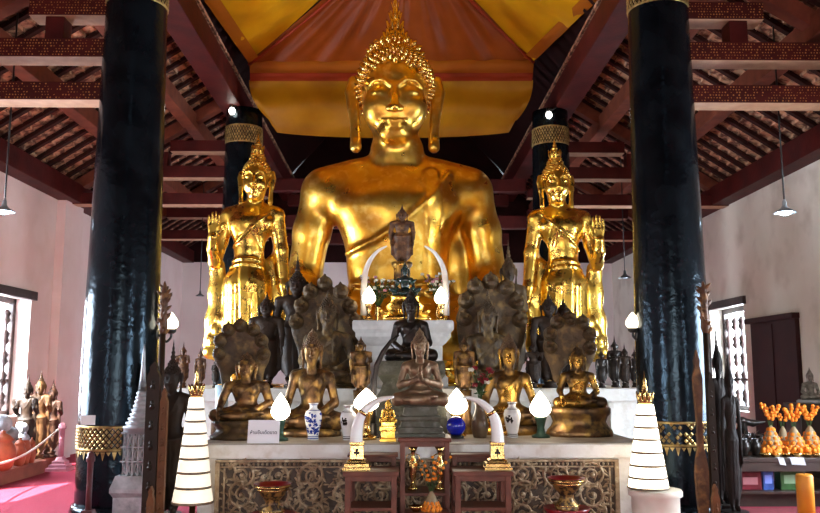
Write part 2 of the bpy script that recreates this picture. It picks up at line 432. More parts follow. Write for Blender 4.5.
# standing figure of unit height (0 = soles, 1 = top of the skull)
def standing_mesh(name, mat, pose='sides', h=.0095):
    S = SDF()
    for sx in (-1, 1):
        S.cap((.048*sx,.0,.04), (.05*sx,0,.24), .034, .042, .02)
        S.cap((.05*sx,0,.24), (.055*sx,.0,.47), .045, .066, .03)
        S.chain([(.05*sx,.01,.02), (.06*sx,-.075,.014)], [.028,.02], .015)
    S.ell((0,.005,.48), (.125,.085,.09), .04)
    S.ell((0,.0,.30), (.125,.055,.22), .03)            # robe skirt
    S.ell((0,.02,.12), (.135,.035,.10), .03)
    S.ell((0,.0,.60), (.092,.066,.12), .04); S.ell((0,0,.70), (.118,.075,.10), .04)
    for sx in (-1, 1): S.cap((.07*sx,0,.775), (.145*sx,.0,.755), .042, .044, .03)
    S.cap((0,0,.78), (0,0,.85), .038, .036, .02)
    add_head(S, (0,-.01,.905), .19)
    def down(sx):
        S.chain([(.148*sx,0,.75), (.175*sx,.0,.58), (.172*sx,-.015,.44)], [.042,.034,.026], .012)
        hand(S, (.172*sx,-.015,.44), (.178*sx,-.03,.30), (-sx,-.2,0), .14, thumb=sx)
    def up(sx):
        S.chain([(.148*sx,0,.75), (.178*sx,.0,.60), (.175*sx,-.12,.66)], [.042,.034,.026], .012)
        hand(S, (.175*sx,-.12,.66), (.175*sx,-.125,.80), (0,-1,0), .14, curl=.1, thumb=-sx)
    if pose == 'sides': down(1); down(-1)
    elif pose == 'one': up(1); down(-1)
    elif pose == 'both': up(1); up(-1)
    elif pose == 'fold':
        for sx in (-1, 1):
            S.chain([(.148*sx,0,.75), (.17*sx,-.01,.60), (.03*sx,-.12,.63)], [.042,.034,.026], .012)
            hand(S, (.02*sx,-.12,.63), (.012*sx,-.125,.76), (-sx,0,0), .13, curl=.05)
    for sx in (-1, 1):                                   # robe wings hanging from the arms
        S.chain([(.135*sx,.01,.55), (.14*sx,.02,.36), (.14*sx,.025,.16)], [.035,.035,.035], .02, sc=(1,2.2,1))
    S.ridge([(-.12,.50), (0,.49), (.12,.50)], .012, .010)
    S.ridge([(0,.48), (0,.10)], .022, .008, flat=True)
    if pose != 'fold': S.ridge([(.07,.78), (.03,.70), (-.06,.62), (-.10,.57)], .007, .006)
    return S.mesh(h, name, mat)
SEAT = {}; STAND = {}
def seat_parts(root, pose, mat, hmat=None, pedestal=None, pmat=None, scale=1.0, flame=.5, base=0.0, h=.0125, curl=.05, wx=.82, wy=.88):
    """children of a seated statue: body, hair, flame finial, pedestal; root at the pedestal's foot"""
    key = (pose, mat.name, h)
    if key not in SEAT: SEAT[key] = (seated_mesh('body', mat, pose, h),)
    b = link('body', SEAT[key][0], root); b.scale = (scale*wx, scale*wy, scale); b.location.z = base
    kh = ('hair', (hmat or mat).name, curl)
    if kh not in SEAT: SEAT[kh] = hair_mesh('hair', hmat or mat, (0,0,.835), .335, curl=curl)
    hh = link('hair', SEAT[kh], root); hh.scale = (scale*wx, scale*wy, scale); hh.location.z = base
    kf = ('flame', (hmat or mat).name, flame)
    if kf not in SEAT:
        bm = BM(); flame_bm(bm, (0,0,.835), .335, flame, .12); SEAT[kf] = finish(bm, 'flame_finial', hmat or mat)
    ff = link('flame_finial', SEAT[kf], root); ff.scale = (scale*wx, scale*wy, scale); ff.location.z = base
    return b
def lotus_bm(bm, w, d, z0, z1, n=22, tiers=2):
    """lotus throne, oval: mouldings and one or two rings of petals"""
    H = z1-z0
    lathe(bm, [(.99,0),(1.0,.10*H),(.93,.16*H),(.86,.3*H),(.80,.5*H),(.86,.7*H),(.93,.84*H),(.97,.9*H),(.97,H)], (0,0,z0), 36, w, d)
    for row, (zz, tilt) in enumerate(((.30, 1), (.70, -1))[:tiers]):
        for i in range(n):
            a = 2*PI*(i+.5*row)/n
            c = Vector((w*.86*math.cos(a), d*.86*math.sin(a), z0+zz*H)); o = Vector((math.cos(a), math.sin(a), -.45*tilt)).normalized()
            t = Vector((-math.sin(a), math.cos(a), 0)); up = Vector((0,0,1))
            sw = PI*(w+d)/2*.86/n*.92; hh = .20*H
            pts = [c-t*sw*.9+up*hh*tilt*.9, c-t*sw+up*0, c-t*sw*.5-up*hh*tilt*.8, c-up*hh*tilt*1.1, c+t*sw*.5-up*hh*tilt*.8, c+t*sw, c+t*sw*.9+up*hh*tilt*.9]
            vs = [bm.verts.new(p) for p in pts]; m = bm.verts.new(c+o*.09*(w+d)/2)
            for a_, b_ in zip(vs, vs[1:]+vs[:1]): bm.faces.new((a_, b_, m))
def stand_parts(root, pose, mat, scale=1.0, base=0.0, hmat=None, flame=.55, h=.0095, wide=1.0):
    key = (pose, mat.name, h)
    if key not in STAND: STAND[key] = standing_mesh('body', mat, pose, h)
    b = link('body', STAND[key], root); b.scale = (scale*wide, scale*wide, scale); b.location.z = base
    kh = ('hair', (hmat or mat).name, flame)
    if kh not in STAND:
        bm = BM(); hair_bm(bm, (0,-.01,.905), .19, curl=.05, n=150, n2=36); flame_bm(bm, (0,-.01,.905), .19, flame, .13)
        STAND[kh] = finish(bm, 'hair', hmat or mat)
    o = link('hair', STAND[kh], root); o.scale = (scale*wide, scale*wide, scale); o.location.z = base
    return b
def naga_hood(root, heads, hr, fan, y, mat, body=None):
    """hood = fan-shaped backing plus the snake heads as its children. heads: (x,z) local centres; fan: list of (x,z) outline"""
    S = SDF()
    cx = sum(p[0] for p in fan)/len(fan)
    for (x, z), (bx_, bz_) in zip(heads, body):
        S.chain([(x, y, z), ((x*2+bx_)/3, y+.02, (z*2+bz_)/3), (bx_, y+.04, bz_)], [hr*.85, hr*1.05, hr*1.2], hr*.5, sc=(1,1.5,1))
    zs = [p[1] for p in fan]
    for i in range(len(fan)-1):
        S.chain([fan[i], fan[i+1]] if len(fan[0]) == 3 else [(fan[i][0], y+.03, fan[i][1]), (fan[i+1][0], y+.03, fan[i+1][1])], hr*.7, hr*.5, sc=(1,1.6,1))
    hood = link('naga_hood', S.mesh(hr*.16, 'naga_hood', mat), root)
    T = SDF()
    T.ell((0,0,0), (hr,hr*.95,hr), hr*.2); T.ell((0,-hr*.75,-hr*.25), (hr*.6,hr*.75,hr*.42), hr*.3)
    T.chain([(-hr*.5,-hr*1.1,-hr*.36), (0,-hr*1.5,-hr*.36), (hr*.5,-hr*1.1,-hr*.36)], hr*.08, hr*.05, sub=True)
    for sx in (-1, 1):
        T.ell((sx*hr*.42,-hr*.8,hr*.22), (hr*.22,hr*.2,hr*.22), hr*.08)
        T.chain([(sx*hr*.15,-hr*.75,hr*.5), (sx*hr*.5,-hr*.75,hr*.58), (sx*hr*.8,-hr*.4,hr*.4)], hr*.12, hr*.08)
    T.chain([(0,-hr*.5,hr*.8), (0,-hr*.2,hr*1.25)], [hr*.3, hr*.08], hr*.2)
    hm = T.mesh(hr*.11, 'naga_head', mat)
    for i, (x, z) in enumerate(heads):
        o = link('naga_head', hm, hood); o.location = (x, y-hr*.35, z); o.rotation_euler = (0, -x*.5, x*.6)
    return hood
# ================================================================== THE HALL
XW = 6.3; YB = 24.0; YF = -7.0; HW = EYE+3.15       # side walls, rear wall, front wall, wall height
CX = 3.13; D1 = 9.4; D2 = 15.46; D3 = 19.6
PLASTL = M('plaster_red_bounce', (.86,.71,.67), (.80,.62,.58), 1.2, rough=.9, bump=.1, bscale=40, c3=(.78,.62,.56), s3=2.5)  # pink tint carries the red light bounced off the carpet
PLASTR = M('grey_beige_plaster', (.76,.72,.63), (.68,.63,.54), 1.0, rough=.9, bump=.1, bscale=40, c3=(.52,.46,.38), s3=1.6)
PLASTB = M('pale_plaster', (.86,.80,.77), (.80,.73,.70), 1.2, rough=.9, bump=.1, bscale=40)
CARPET = M('red_carpet', (.35,.02,.055), (.29,.015,.04), 30, rough=.95, bump=.4, bscale=300)
REDW   = M('dark_red_timber', (.075,.008,.006), (.045,.005,.004), 3, rough=.55, bump=.15, bscale=20, spec=.25)
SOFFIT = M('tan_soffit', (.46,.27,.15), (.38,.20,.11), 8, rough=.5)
RAFT   = M('rafter_wood', (.19,.05,.025), (.12,.03,.016), 5, rough=.6, spec=.25)
TILE   = M('roof_tile_underside', (.60,.30,.17), (.13,.045,.026), 7, rough=.75, bump=.5, bscale=14, c3=(.66,.42,.26), s3=11, contrast=(.42,.56))
RAFTD  = M('dark_rafter', (.045,.014,.010), (.03,.009,.007), 5, rough=.7, spec=.2)
GABLE  = M('gable_boards', (.022,.004,.0035), (.014,.003,.0025), 3, rough=.7, spec=.15)
STENCIL= M('gold_stencil', (.42,.19,.05), rough=.5, metal=.2)
DARKW  = M('near_black_wood', (.022,.013,.012), (.04,.02,.016), 6, rough=.4, bump=.15)
WHITEW = M('white_paint', (.82,.80,.77), rough=.6)
bm = BM(); box(bm, -XW-.5, XW+.5, YF-3, YB+.5, -.2, 0); struct('floor', bm, CARPET)
# side walls with deep window openings
WIN = {'left': [(-1.1,1.1),(8.5,10.7),(11.95,14.2),(17.3,19.3)], 'right': [(-1.1,1.1),(7.4,9.4),(14.9,16.55),(18.0,20.0)]}
Z0W, Z1W = .86, 2.82
for side, sg, mat in (('left', -1, PLASTL), ('right', 1, PLASTR)):
    bm = BM(); ys = YF
    a, b = (sg*XW, sg*(XW+.5)); a, b = min(a, b), max(a, b)
    for y0, y1 in WIN[side]:
        box(bm, a, b, ys, y0, 0, HW+.6); box(bm, a, b, y0, y1, 0, Z0W); box(bm, a, b, y0, y1, Z1W, HW+.6); ys = y1
    box(bm, a, b, ys, YB, 0, HW+.6)
    for yy in ((D2, D3+.6) if sg < 0 else (D3+.6,)): box(bm, sg*XW-.16 if sg > 0 else sg*XW, sg*XW if sg > 0 else sg*XW+.16, yy-.42, yy+.42, 0, HW)
    struct('wall_'+side, bm, mat)
    n = 0
    for y0, y1 in WIN[side]:
        n += 1
        xo = sg*(XW+.30)
        w = bpy.data.objects.new('window_%d' % (n if side == 'left' else n+4), None); COL.objects.link(w); w['kind'] = 'structure'
        w.location = (xo, (y0+y1)/2, Z0W)
        bm = BM()
        for ya, yb, za, zb in ((y0-.02,y0+.09,Z0W,Z1W),(y1-.09,y1+.02,Z0W,Z1W),(y0,y1,Z0W-.02,Z0W+.08),(y0,y1,Z1W-.1,Z1W+.02)):
            box(bm, xo-.05, xo+.05, ya, yb, za, zb, .01)
        if (side, n) != ('left', 2): box(bm, xo-.03, xo+.03, y0, y1, Z0W+.55, Z0W+.60)
        part('window_frame', bm, DARKW, w)
        bm = BM(); box(bm, sg*XW-.06, sg*XW+.06, y0-.12, y1+.12, Z1W-.02, Z1W+.13, .01); part('lintel', bm, DARKW, w)
        prof = []
        zz = 0
        for i in range(5):
            for r, dz in ((.022,.0),(.022,.06),(.075,.13),(.05,.19),(.075,.25),(.022,.32)): prof.append((r, zz+dz))
            zz += .345
        k = 0 if (side, n) == ('left', 2) else 5
        for i in range(k):
            bm = BM(); lathe(bm, prof, (xo, y0+(y1-y0)*(i+.5)/k, Z0W+.07), 10); part('window_bar', bm, DARKW, w)
bm = BM(); box(bm, -XW-.5, XW+.5, YB, YB+.4, 0, HW); struct('wall_back', bm, PLASTB)
bm = BM(); prism(bm, [(-XW-.5,HW),(XW+.5,HW),(XW+.5,HW+.4),(3.3,EYE+5.6),(0,EYE+9.6),(-3.3,EYE+5.6),(-XW-.5,HW+.4)], YB, YB+.3); struct('wall_gable', bm, GABLE)
# front wall behind the camera, three open doorways
bm = BM()
dd = [(-4.9,-3.4,2.9),(-1.6,1.6,3.6),(3.4,4.9,2.9)]; xs = -XW-.5
for a, b, hh in dd:
    box(bm, xs, a, YF-.3, YF, 0, HW+5); box(bm, a, b, YF-.3, YF, hh, HW+5); xs = b
box(bm, xs, XW+.5, YF-.3, YF, 0, HW+5); struct('wall_front', bm, REDW)
# ------------------------------------------------------------------ roof
EZ = EYE+3.50; PZT = EYE+5.45; XE = 7.3               # aisle roof: eave line at the wall, top at the column line
sl = (PZT-EZ)/(XW-3.25)
def roofz(x): return EZ+(XW-abs(x))*sl
def aisle(sg):
    bm = BM(); L = math.hypot(1, sl); ang = math.atan(sl)
    # boards behind everything
    n = 27
    for i in range(n):                                 # tile courses stepping up the slope
        x0 = XE-(XE-3.1)*i/n; x1 = XE-(XE-3.1)*(i+1.25)/n
        z0, z1 = roofz(x0)+.10, roofz(x1)+.04
        v = [bm.verts.new((sg*x, y, z)) for x, z in ((x0,z0),(x1,z1),(x1,z1+.05),(x0,z0+.05)) for y in (YF, YB)]
        for a, b, c, d in ((0,1,3,2),(2,3,5,4),(4,5,7,6),(6,7,1,0)): bm.faces.new([v[k] for k in (a,b,c,d)])
    # a lip of rounded tile ends along every course
    nt = int((YB-5)/.17)
    for i in range(n):
        x = XE-(XE-3.1)*(i+1.05)/n
        if x > XW+.1: continue
        for j in range(nt):
            y = 5+j*.17
            c = (sg*x, y+(.085 if i % 2 else 0), roofz(x)+.055)
            vs = [bm.verts.new((c[0]+sg*p[0], c[1]+p[1], c[2]+p[2])) for p in ((.09,-.075,.05),(-.02,-.075,-.015),(-.05,0,-.035),(-.02,.075,-.015),(.09,.075,.05))]
            bm.faces.new(vs)
    return bm
for side, sg in (('left', -1), ('right', 1)):
    struct('ceiling_'+side, aisle(sg), TILE)
    bm = BM(); y = YF+.2
    while y < YB:
        for xa, xb in ((XE, 3.1),):
            v = []
            for x in (xa, xb):
                for yy in (y, y+.09):
                    for dz in (-.025, .05): v.append(bm.verts.new((sg*x, yy, roofz(x)+dz)))
            for f in ((0,1,3,2),(4,6,7,5),(0,4,5,1),(2,3,7,6),(0,2,6,4),(1,5,7,3)): bm.faces.new([v[k] for k in f])
        y += .42
    struct('trim_1' if sg < 0 else 'trim_2', bm, RAFTD)
# nave roof: two steep slopes
NZ = EYE+9.4
bm = BM()
for sg in (-1, 1):
    v = [bm.verts.new(p) for p in ((sg*3.45,YF,PZT+.05),(sg*3.45,YB,PZT+.05),(0,YB,NZ),(0,YF,NZ))]
    bm.faces.new(v)
    n = 46
    for i in range(n):
        y = 6+i*(YB-6)/n
        q = [bm.verts.new(p) for p in ((sg*3.4,y,PZT-.06),(sg*3.4,y+.1,PZT-.06),(sg*.0,y+.1,NZ-.1),(sg*.0,y,NZ-.1))]; bm.faces.new(q)
struct('ceiling', bm, GABLE)
# ------------------------------------------------------------------ timbers (each beam one object)
tn = [2]
def beam(x0, x1, y0, y1, z0, z1, sten=False, soff=True, mat=None):
    tn[0] += 1
    bm = BM(); box(bm, x0, x1, y0, y1, z0, z1, .012)
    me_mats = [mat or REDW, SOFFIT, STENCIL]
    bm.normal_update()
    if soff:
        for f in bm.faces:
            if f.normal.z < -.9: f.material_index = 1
    if sten:                                            # stencilled gold dots on the face towards the door
        n = int((x1-x0)/.034); rs = random.Random(int(z0*100))
        for i in range(n):
            for j in range(6):
                if rs.random() < .3: continue
                cx = x0+(i+.5+.25*(j % 2))*(x1-x0)/n; cz = z0+(z1-z0)*(.12+.15*j); r = rs.uniform(.005,.012)
                vs = [bm.verts.new((cx+r*a, y0-.003, cz+r*b)) for a, b in ((0,-1),(1,0),(0,1),(-1,0))]
                f = bm.faces.new(vs); f.material_index = 2
    o = struct('trim_%d' % tn[0], bm, me_mats); return o
HB = [(3.11,3.33), (3.63,3.86), (4.14,4.36)]            # tie beams above eye level
for D in (D1, D2, D3):
    for sg in (-1, 1):
        for i, (a, b) in enumerate(HB):
            xo = [XW+.1, 5.55, 4.35][i]; xi = CX
            x0, x1 = (xi, xo) if sg > 0 else (-xo, -xi)
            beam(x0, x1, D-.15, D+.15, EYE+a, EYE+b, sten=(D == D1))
        x = 4.05 if D == D1 else 4.5
        beam(*((x-.11, x+.11) if sg > 0 else (-x-.11, -x+.11)), D-.12, D+.12, EYE+3.86, EYE+4.14, soff=False)
        # sloping principal rafter under the roof
        tn[0] += 1; bm = BM()
        pts = [(sg*6.2, EZ-.18), (sg*3.2, PZT-.30), (sg*3.2, PZT-.06), (sg*6.2, EZ+.04)]
        prism(bm, pts, D-.1, D+.1); struct('trim_%d' % tn[0], bm, RAFT)
for sg in (-1, 1):
    s = lambda a, b: (a, b) if sg > 0 else (-b, -a)
    beam(*s(5.98, XW+.3), YF, YB, EYE+3.13, EYE+3.48, soff=False)       # wall plate
    for x, w in ((5.05,.12), (4.0,.12)):                                # purlins
        beam(*s(x-w, x+w), YF, YB, roofz(x)-.36, roofz(x)-.08, mat=RAFT, soff=False)
    beam(*s(3.0, 3.42), YF, YB, EYE+4.98, EYE+5.42, soff=False)          # plate over the columns
for D, zs in ((D2+.1, ()), (D3, (3.4, 4.3)), (YB-1.2, (3.5, 4.6))):    # tie beams across the nave behind the great statue
    for z in zs: beam(-3.1, 3.1, D-.14, D+.14, EYE+z, EYE+z+.3, soff=False)
# ------------------------------------------------------------------ columns
LACQ = M('black_lacquer', (.0025,.003,.004), (.006,.008,.010), 3, rough=.13, r2=.20, bump=.30, bscale=11, spec=.30)
LACQ.node_tree.nodes['Principled BSDF'].inputs['Specular Tint'].default_value = (.55,.80,1,1)
BANDG = M('gold_band', (.50,.35,.12), (.22,.14,.05), 12, rough=.45, metal=.7)
def crad(h): return (.4134-.0145*h if h > 0 else .4134+.004*h)                   # radius at height h above eye
def column(loc, label, full=True, low=(-.62,-.98), lowgold=True, sparse=0):
    t = thing('column', label, 'column', loc, 'black lacquered columns', 'thing')
    bm = BM()
    prof = [(crad(-1.6+i*.35), i*.35) for i in range(int((EYE+4.98)/.35)+1)]; prof.append((crad(4.98), EYE+4.975))
    lathe(bm, prof, loc, 48); part('shaft', bm, LACQ, t)
    bm = BM(); lathe(bm, [(.455,0),(.455,.10),(.445,.14),(.43,.16)], loc, 40); part('column_base', bm, LACQ, t)
    bm = BM()                                           # upper gold band: lozenges and a fringe
    rk = random.Random(5)
    def lozenges(z0, z1, nrow, ncol, fringe, r0=0):
        for j in range(nrow):
            for i in range(ncol):
                if r0 and rk.random() < r0: continue
                a = 2*PI*(i+.5*(j % 2))/ncol; z = z0+(z1-z0)*(j+.5)/nrow; rr = crad(z-EYE)+.004
                da = PI/ncol*.8; dz = (z1-z0)/nrow*.75
                c = [(a-da, z), (a, z-dz), (a+da, z), (a, z+dz)]
                vs = [bm.verts.new((loc[0]+rr*math.cos(q), loc[1]+rr*math.sin(q), w)) for q, w in c]
                m = bm.verts.new((loc[0]+(rr+.012)*math.cos(a), loc[1]+(rr+.012)*math.sin(a), z))
                for p, q in zip(vs, vs[1:]+vs[:1]): bm.faces.new((p, q, m))
        for i in range(ncol*fringe):
            a = 2*PI*i/(ncol*fringe); rr = crad(z0-EYE)+.006; da = PI/ncol*.85/fringe
            L = .11 if i % 2 else .06
            vs = [bm.verts.new((loc[0]+rr*math.cos(q), loc[1]+rr*math.sin(q), w)) for q, w in ((a-da, z0-.02), (a, z0-L), (a+da, z0-.02))]
            bm.faces.new(vs)
        for zz in (z0, z1):
            r = crad(zz-EYE)+.010
            lathe(bm, [(r-.012, zz-.015), (r, zz-.012), (r, zz+.012), (r-.012, zz+.015)], (loc[0], loc[1], 0), 40, caps=False)
    lozenges(EYE+4.30, EYE+4.62, 6, 40, 0); part('gold_band', bm, BANDG, t)
    if lowgold:
        bm = BM(); lozenges(EYE+low[1]+.10, EYE+low[0], 7, 44, 1, sparse); part('gold_band', bm, BANDG, t)
    return t
column((-CX, D1, 0), 'thick black lacquered column beside the sunlit red carpet and roped aisle', low=(-.60,-.94))
column((CX, D1, 0), 'thick black lacquered column with sparse gold band beside the marigold offerings', low=(-.56,-.90), sparse=.4)
column((-2.98, D2, 0), 'black column rising behind the gold statue that raises its palm next to bare tie beams', lowgold=False)
column((2.95, D2, 0), 'black column behind the gold statue standing nearest the dark wall board', lowgold=False)
bm = BM(); c = P(88, 420, D1-.44); box(bm, c.x-.07, c.x+.08, c.y-.012, c.y-.004, c.z-.05, c.z+.05)
solo('notice', bm, WHITEW, 'small white notice stuck on the black column above its gold band', 'notice', (c.x, c.y, c.z-.05))
# ------------------------------------------------------------------ cloth canopy over the great statue
def cloth(name, c1, c2, tr=.25):
    m = M(name, c1, c2, 1.6, rough=.5, bump=.3, bscale=3.5, spec=.2)
    return m
YEL = cloth('yellow_satin', (.70,.35,.005), (.58,.27,.004)); ORA = cloth('orange_satin', (.26,.052,.004), (.20,.038,.003)); RUST = cloth('rust_cloth', (.30,.035,.010), (.24,.03,.009)); STRIP = cloth('strip_orange_satin', (.42,.12,.006), (.34,.09,.005)); OCH = cloth('ochre_satin', (.40,.17,.004), (.29,.115,.003))
can = thing('cloth_canopy', 'yellow and orange satin canopy hung from the roof over the great gold statue', 'canopy', (0, 14.6, EYE+4.2))
YR = 15.0; zr = P(248, 62, YR).z; xl = P(249, 62, YR).x; xr = P(534, 74, YR).x; AP = Vector((.15, 12.9, P(398, -75, 12.9).z))
def sheet(bm, A, B, C, Dd, nu=30, nv=30, sag=.1, rip=.02, rf=9, thick=.012, seed=0):
    A, B, C, Dd = map(Vector, (A, B, C, Dd)); nrm = (B-A).cross(Dd-A).normalized(); rnd = random.Random(seed); ph = [rnd.uniform(0, 6) for _ in range(4)]
    g = []
    for i in range(nu+1):
        u = i/nu
        for j in range(nv+1):
            v = j/nv
            p = (A*(1-u)+B*u)*(1-v)+(Dd*(1-u)+C*u)*v
            s = sag*math.sin(PI*u)*math.sin(PI*v)
            w = rip*(math.sin(rf*u*PI+ph[0]+2*v)+.6*math.sin(rf*1.7*u*PI+ph[1]-3*v)+.5*math.sin(7*v+ph[2]))*math.sin(PI*min(1, v*1.0+.15))**.5
            p = p+Vector((0,0,-s))+nrm*w
            g.append(bm.verts.new(p))
    for i in range(nu):
        for j in range(nv):
            a = i*(nv+1)+j; bm.faces.new((g[a], g[a+1], g[a+nv+2], g[a+nv+1])).smooth = True
EL = P(205, 0, 12.4); ER = P(596, 0, 12.4)
def ext(a, b, k): a, b = Vector(a), Vector(b); return a+(b-a)*k
RL = Vector((xl, YR, zr)); RR = Vector((xr, YR, P(534, 60, YR).z))
FL = ext(RL, EL, 2.1); FR = ext(RR, ER, 2.1); RIDF = Vector((AP.x, FL.y, AP.z+.1))
bm = BM(); sheet(bm, RL, RR, AP+Vector((.03,0,0)), AP, 70, 30, .12, .030, 15, seed=1); part('orange_panel', bm, ORA, can)
bm = BM(); sheet(bm, FL, RL, AP, RIDF, 40, 40, .25, .05, 6, seed=2); part('yellow_panel', bm, YEL, can)
bm = BM(); sheet(bm, RR, FR, RIDF, AP, 40, 40, .25, .05, 6, seed=3); part('yellow_panel', bm, YEL, can)
# pleated strips along the rear edge, then the hanging yellow cloth
def strip(y0, y1, xa, xb, xa2, xb2, D, D2_, nu=60, rip=.02, rf=26, seed=0, sag=0):
    bm = BM(); sheet(bm, P(xa, y0, D), P(xb, y0, D), P(xb2, y1, D2_), P(xa2, y1, D2_), nu, 10, sag, rip, rf, seed=seed); return bm
part('pleated_strip', strip(58, 74, 249, 534, 250, 533, YR+.02, YR+.05, rip=.012, rf=60, seed=4), STRIP, can)
part('rust_strip', strip(73, 81, 250, 533, 250, 532, YR+.0, YR+.0, rip=.006, rf=12, seed=5), RUST, can)
bm = BM()                                               # hanging cloth with rounded lower corners
nu, nv = 60, 20; g = {}
for i in range(nu+1):
    u = i/nu
    for j in range(nv+1):
        v = j/nv
        xx0 = 249+20*v**2.2; xx1 = 533-16*v**2.2
        x = xx0+(xx1-xx0)*u; yb = 130+8*math.sin(PI*u)**.5+(-10 if (u < .02 or u > .98) else 0)
        y = 80+(yb-80)*v
        d = YR+.08+.25*v**2+.05*math.sin(9*v+.8*math.sin(4*u))+.03*math.sin(22*u+3*v)
        g[i, j] = bm.verts.new(P(x, y, d))
for i in range(nu):
    for j in range(nv): bm.faces.new((g[i,j], g[i,j+1], g[i+1,j+1], g[i+1,j])).smooth = True
part('hanging_cloth', bm, OCH, can)
for (A, B) in ((RL, FL), (RR, FR)):                     # orange hems on both long edges
    bm = BM(); o = Vector((.14 if A.x < 0 else -.14, 0, .02))
    sheet(bm, A+Vector((0,0,-.03)), B+Vector((0,0,-.03)), B+o*1.6, A+o*1.6, 30, 4, .02, .01, 12, seed=6); part('hem', bm, STRIP, can)
for A in (AP,):
    for B in (RL, RR):
        bm = BM(); tube(bm, [B+(A-B)*t+Vector((0,0,-.05-.10*math.sin(PI*t))) for t in [i/14 for i in range(15)]], [.03+.012*math.sin(i*2.2) for i in range(15)], 8); part('hip_seam', bm, RUST, can)
# ------------------------------------------------------------------ altar: lower shelf and rear tier
STUCCO = M('white_limewash', (.86,.83,.78), (.78,.73,.65), 5, rough=.8, bump=.2, bscale=30, c3=(.70,.64,.55), s3=9, contrast=(.4,.9))
PANELSH = M('panel_recess_shade', (.085,.05,.028), (.05,.03,.018), 9, rough=.5, bump=.3, bscale=40)  # darker than the scrollwork: shade between the carvings is put into this colour
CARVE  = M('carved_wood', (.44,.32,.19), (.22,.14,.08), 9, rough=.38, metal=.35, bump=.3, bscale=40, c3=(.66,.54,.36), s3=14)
TOPST  = M('stained_shelf_top', (.42,.38,.32), (.30,.25,.19), 4, rough=.55, bump=.2, bscale=24)
AX0, AX1, AY0, AY1, AZ = -2.12, 2.66, 9.0, 10.75, .83
alt = thing('altar', 'long low white altar with carved brown front panel under the bronze statues', 'altar', (.27, 10, 0), kind='thing')
bm = BM(); box(bm, AX0, AX1, AY0, AY1, 0, AZ-.14, .012); part('altar_body', bm, STUCCO, alt)
bm = BM(); box(bm, AX0-.03, AX1+.03, AY0-.05, AY1, AZ-.155, AZ-.012, .012); part('altar_edge', bm, STUCCO, alt)
bm = BM(); box(bm, AX0-.01, AX1+.01, AY0-.03, AY1, AZ-.012, AZ, 0); part('altar_top', bm, TOPST, alt)
cx0, cx1, cz1 = P(216, 470, AY0).x, P(618, 470, AY0).x, P(400, 459, AY0).z; yy = AY0
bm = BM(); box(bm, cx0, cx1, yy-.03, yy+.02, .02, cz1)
pan = part('carved_panel', bm, PANELSH, alt)
bm = BM()
def spiral(bm, cx, cz, R, turns, dirn, a0, y, r0=.02):
    pts = []; rad = []
    n = int(18*turns)
    for i in range(n+1):
        t = i/n; a = a0+dirn*2*PI*turns*t; rr = R*(1-.9*t)
        pts.append((cx+rr*math.cos(a), y, cz+rr*math.sin(a))); rad.append(r0*(1-.5*t))
    tube(bm, pts, rad, 6); ball(bm, (cx, y, cz), r0*1.5, 8, 6)
    for i in range(0, n, 3):                            # leaf curls outside the scroll
        t = i/n
        if t > .55: break
        a = a0+dirn*2*PI*turns*t; rr = R*(1-.9*t)
        c = Vector((cx+rr*math.cos(a), y+.004, cz+rr*math.sin(a)))
        spike(bm, c, (math.cos(a+.6*dirn), -.25, math.sin(a+.6*dirn)), r0*1.05, r0*3.6, 5)
ypan = yy-.035
nx = 11; w = (cx1-cx0-.2)/nx
for j in range(3):
    for i in range(nx):
        cx = cx0+.1+w*(i+.5); cz = .10+.20*j
        if cz+.1 > cz1-.06: continue
        spiral(bm, cx, cz, min(w*.44,.15)*(1 if j else .95), 1.9, 1 if (i+j) % 2 else -1, .7*i+1.3*j, ypan)
rnd = random.Random(3)
for i in range(700):
    x = rnd.uniform(cx0+.06, cx1-.06); z = rnd.uniform(.03, cz1-.1); a = rnd.uniform(0, 6.28)
    spike(bm, (x, ypan+.012, z), (math.cos(a), -.3, math.sin(a)), .015, .06, 5)
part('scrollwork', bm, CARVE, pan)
bm = BM()                                               # beaded border and frame bars
box(bm, cx0, cx1, yy-.055, yy-.02, cz1-.028, cz1, .006); box(bm, cx0, cx1, yy-.05, yy-.02, cz1-.085, cz1-.07, .004)
n = 90
for i in range(n): ball(bm, (cx0+(cx1-cx0)*(i+.5)/n, yy-.04, cz1-.049), .019, 6, 5, (.75,.8,1))
for xa in (cx0, cx1-.05): box(bm, xa, xa+.05, yy-.055, yy-.02, .02, cz1-.03, .006)
for xa in (cx0+.09, cx1-.11): box(bm, xa, xa+.02, yy-.05, yy-.02, .02, cz1-.09, .004)
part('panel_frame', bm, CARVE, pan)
TY, TZ = 10.7, 1.37
tier = thing('altar_tier', 'taller whitewashed tier behind the altar carrying the gold statues', 'altar tier', (.1, 12.5, 0), kind='thing')
bm = BM(); box(bm, -3.0, 3.28, AY1+.005, 14.7, 0, TZ-.16, .01); part('tier_body', bm, STUCCO, tier)
bm = BM(); box(bm, -3.05, 3.33, AY1-.06, 14.75, TZ-.16, TZ, .012); part('tier_slab', bm, STUCCO, tier)
# light-coloured bench blocks at the altar's end (second step seen beside the tiered lamp)
blk = thing('stone_step', 'pale two course stone step behind the seated statue next to the white tiered lamp', 'step', (2.6, 10.8, AZ))
a = P(603, 410, 10.75); bm = BM(); box(bm, a.x, AX1-.01, 10.35, AY1-.07, AZ, 1.6-(409-370)*10.6/F, .008); part('lower_course', bm, STUCCO, blk)
bm = BM(); box(bm, a.x+.06, AX1-.03, 10.42, AY1-.07, 1.6-(409-370)*10.6/F, TZ-.17, .008); part('upper_course', bm, STUCCO, blk)
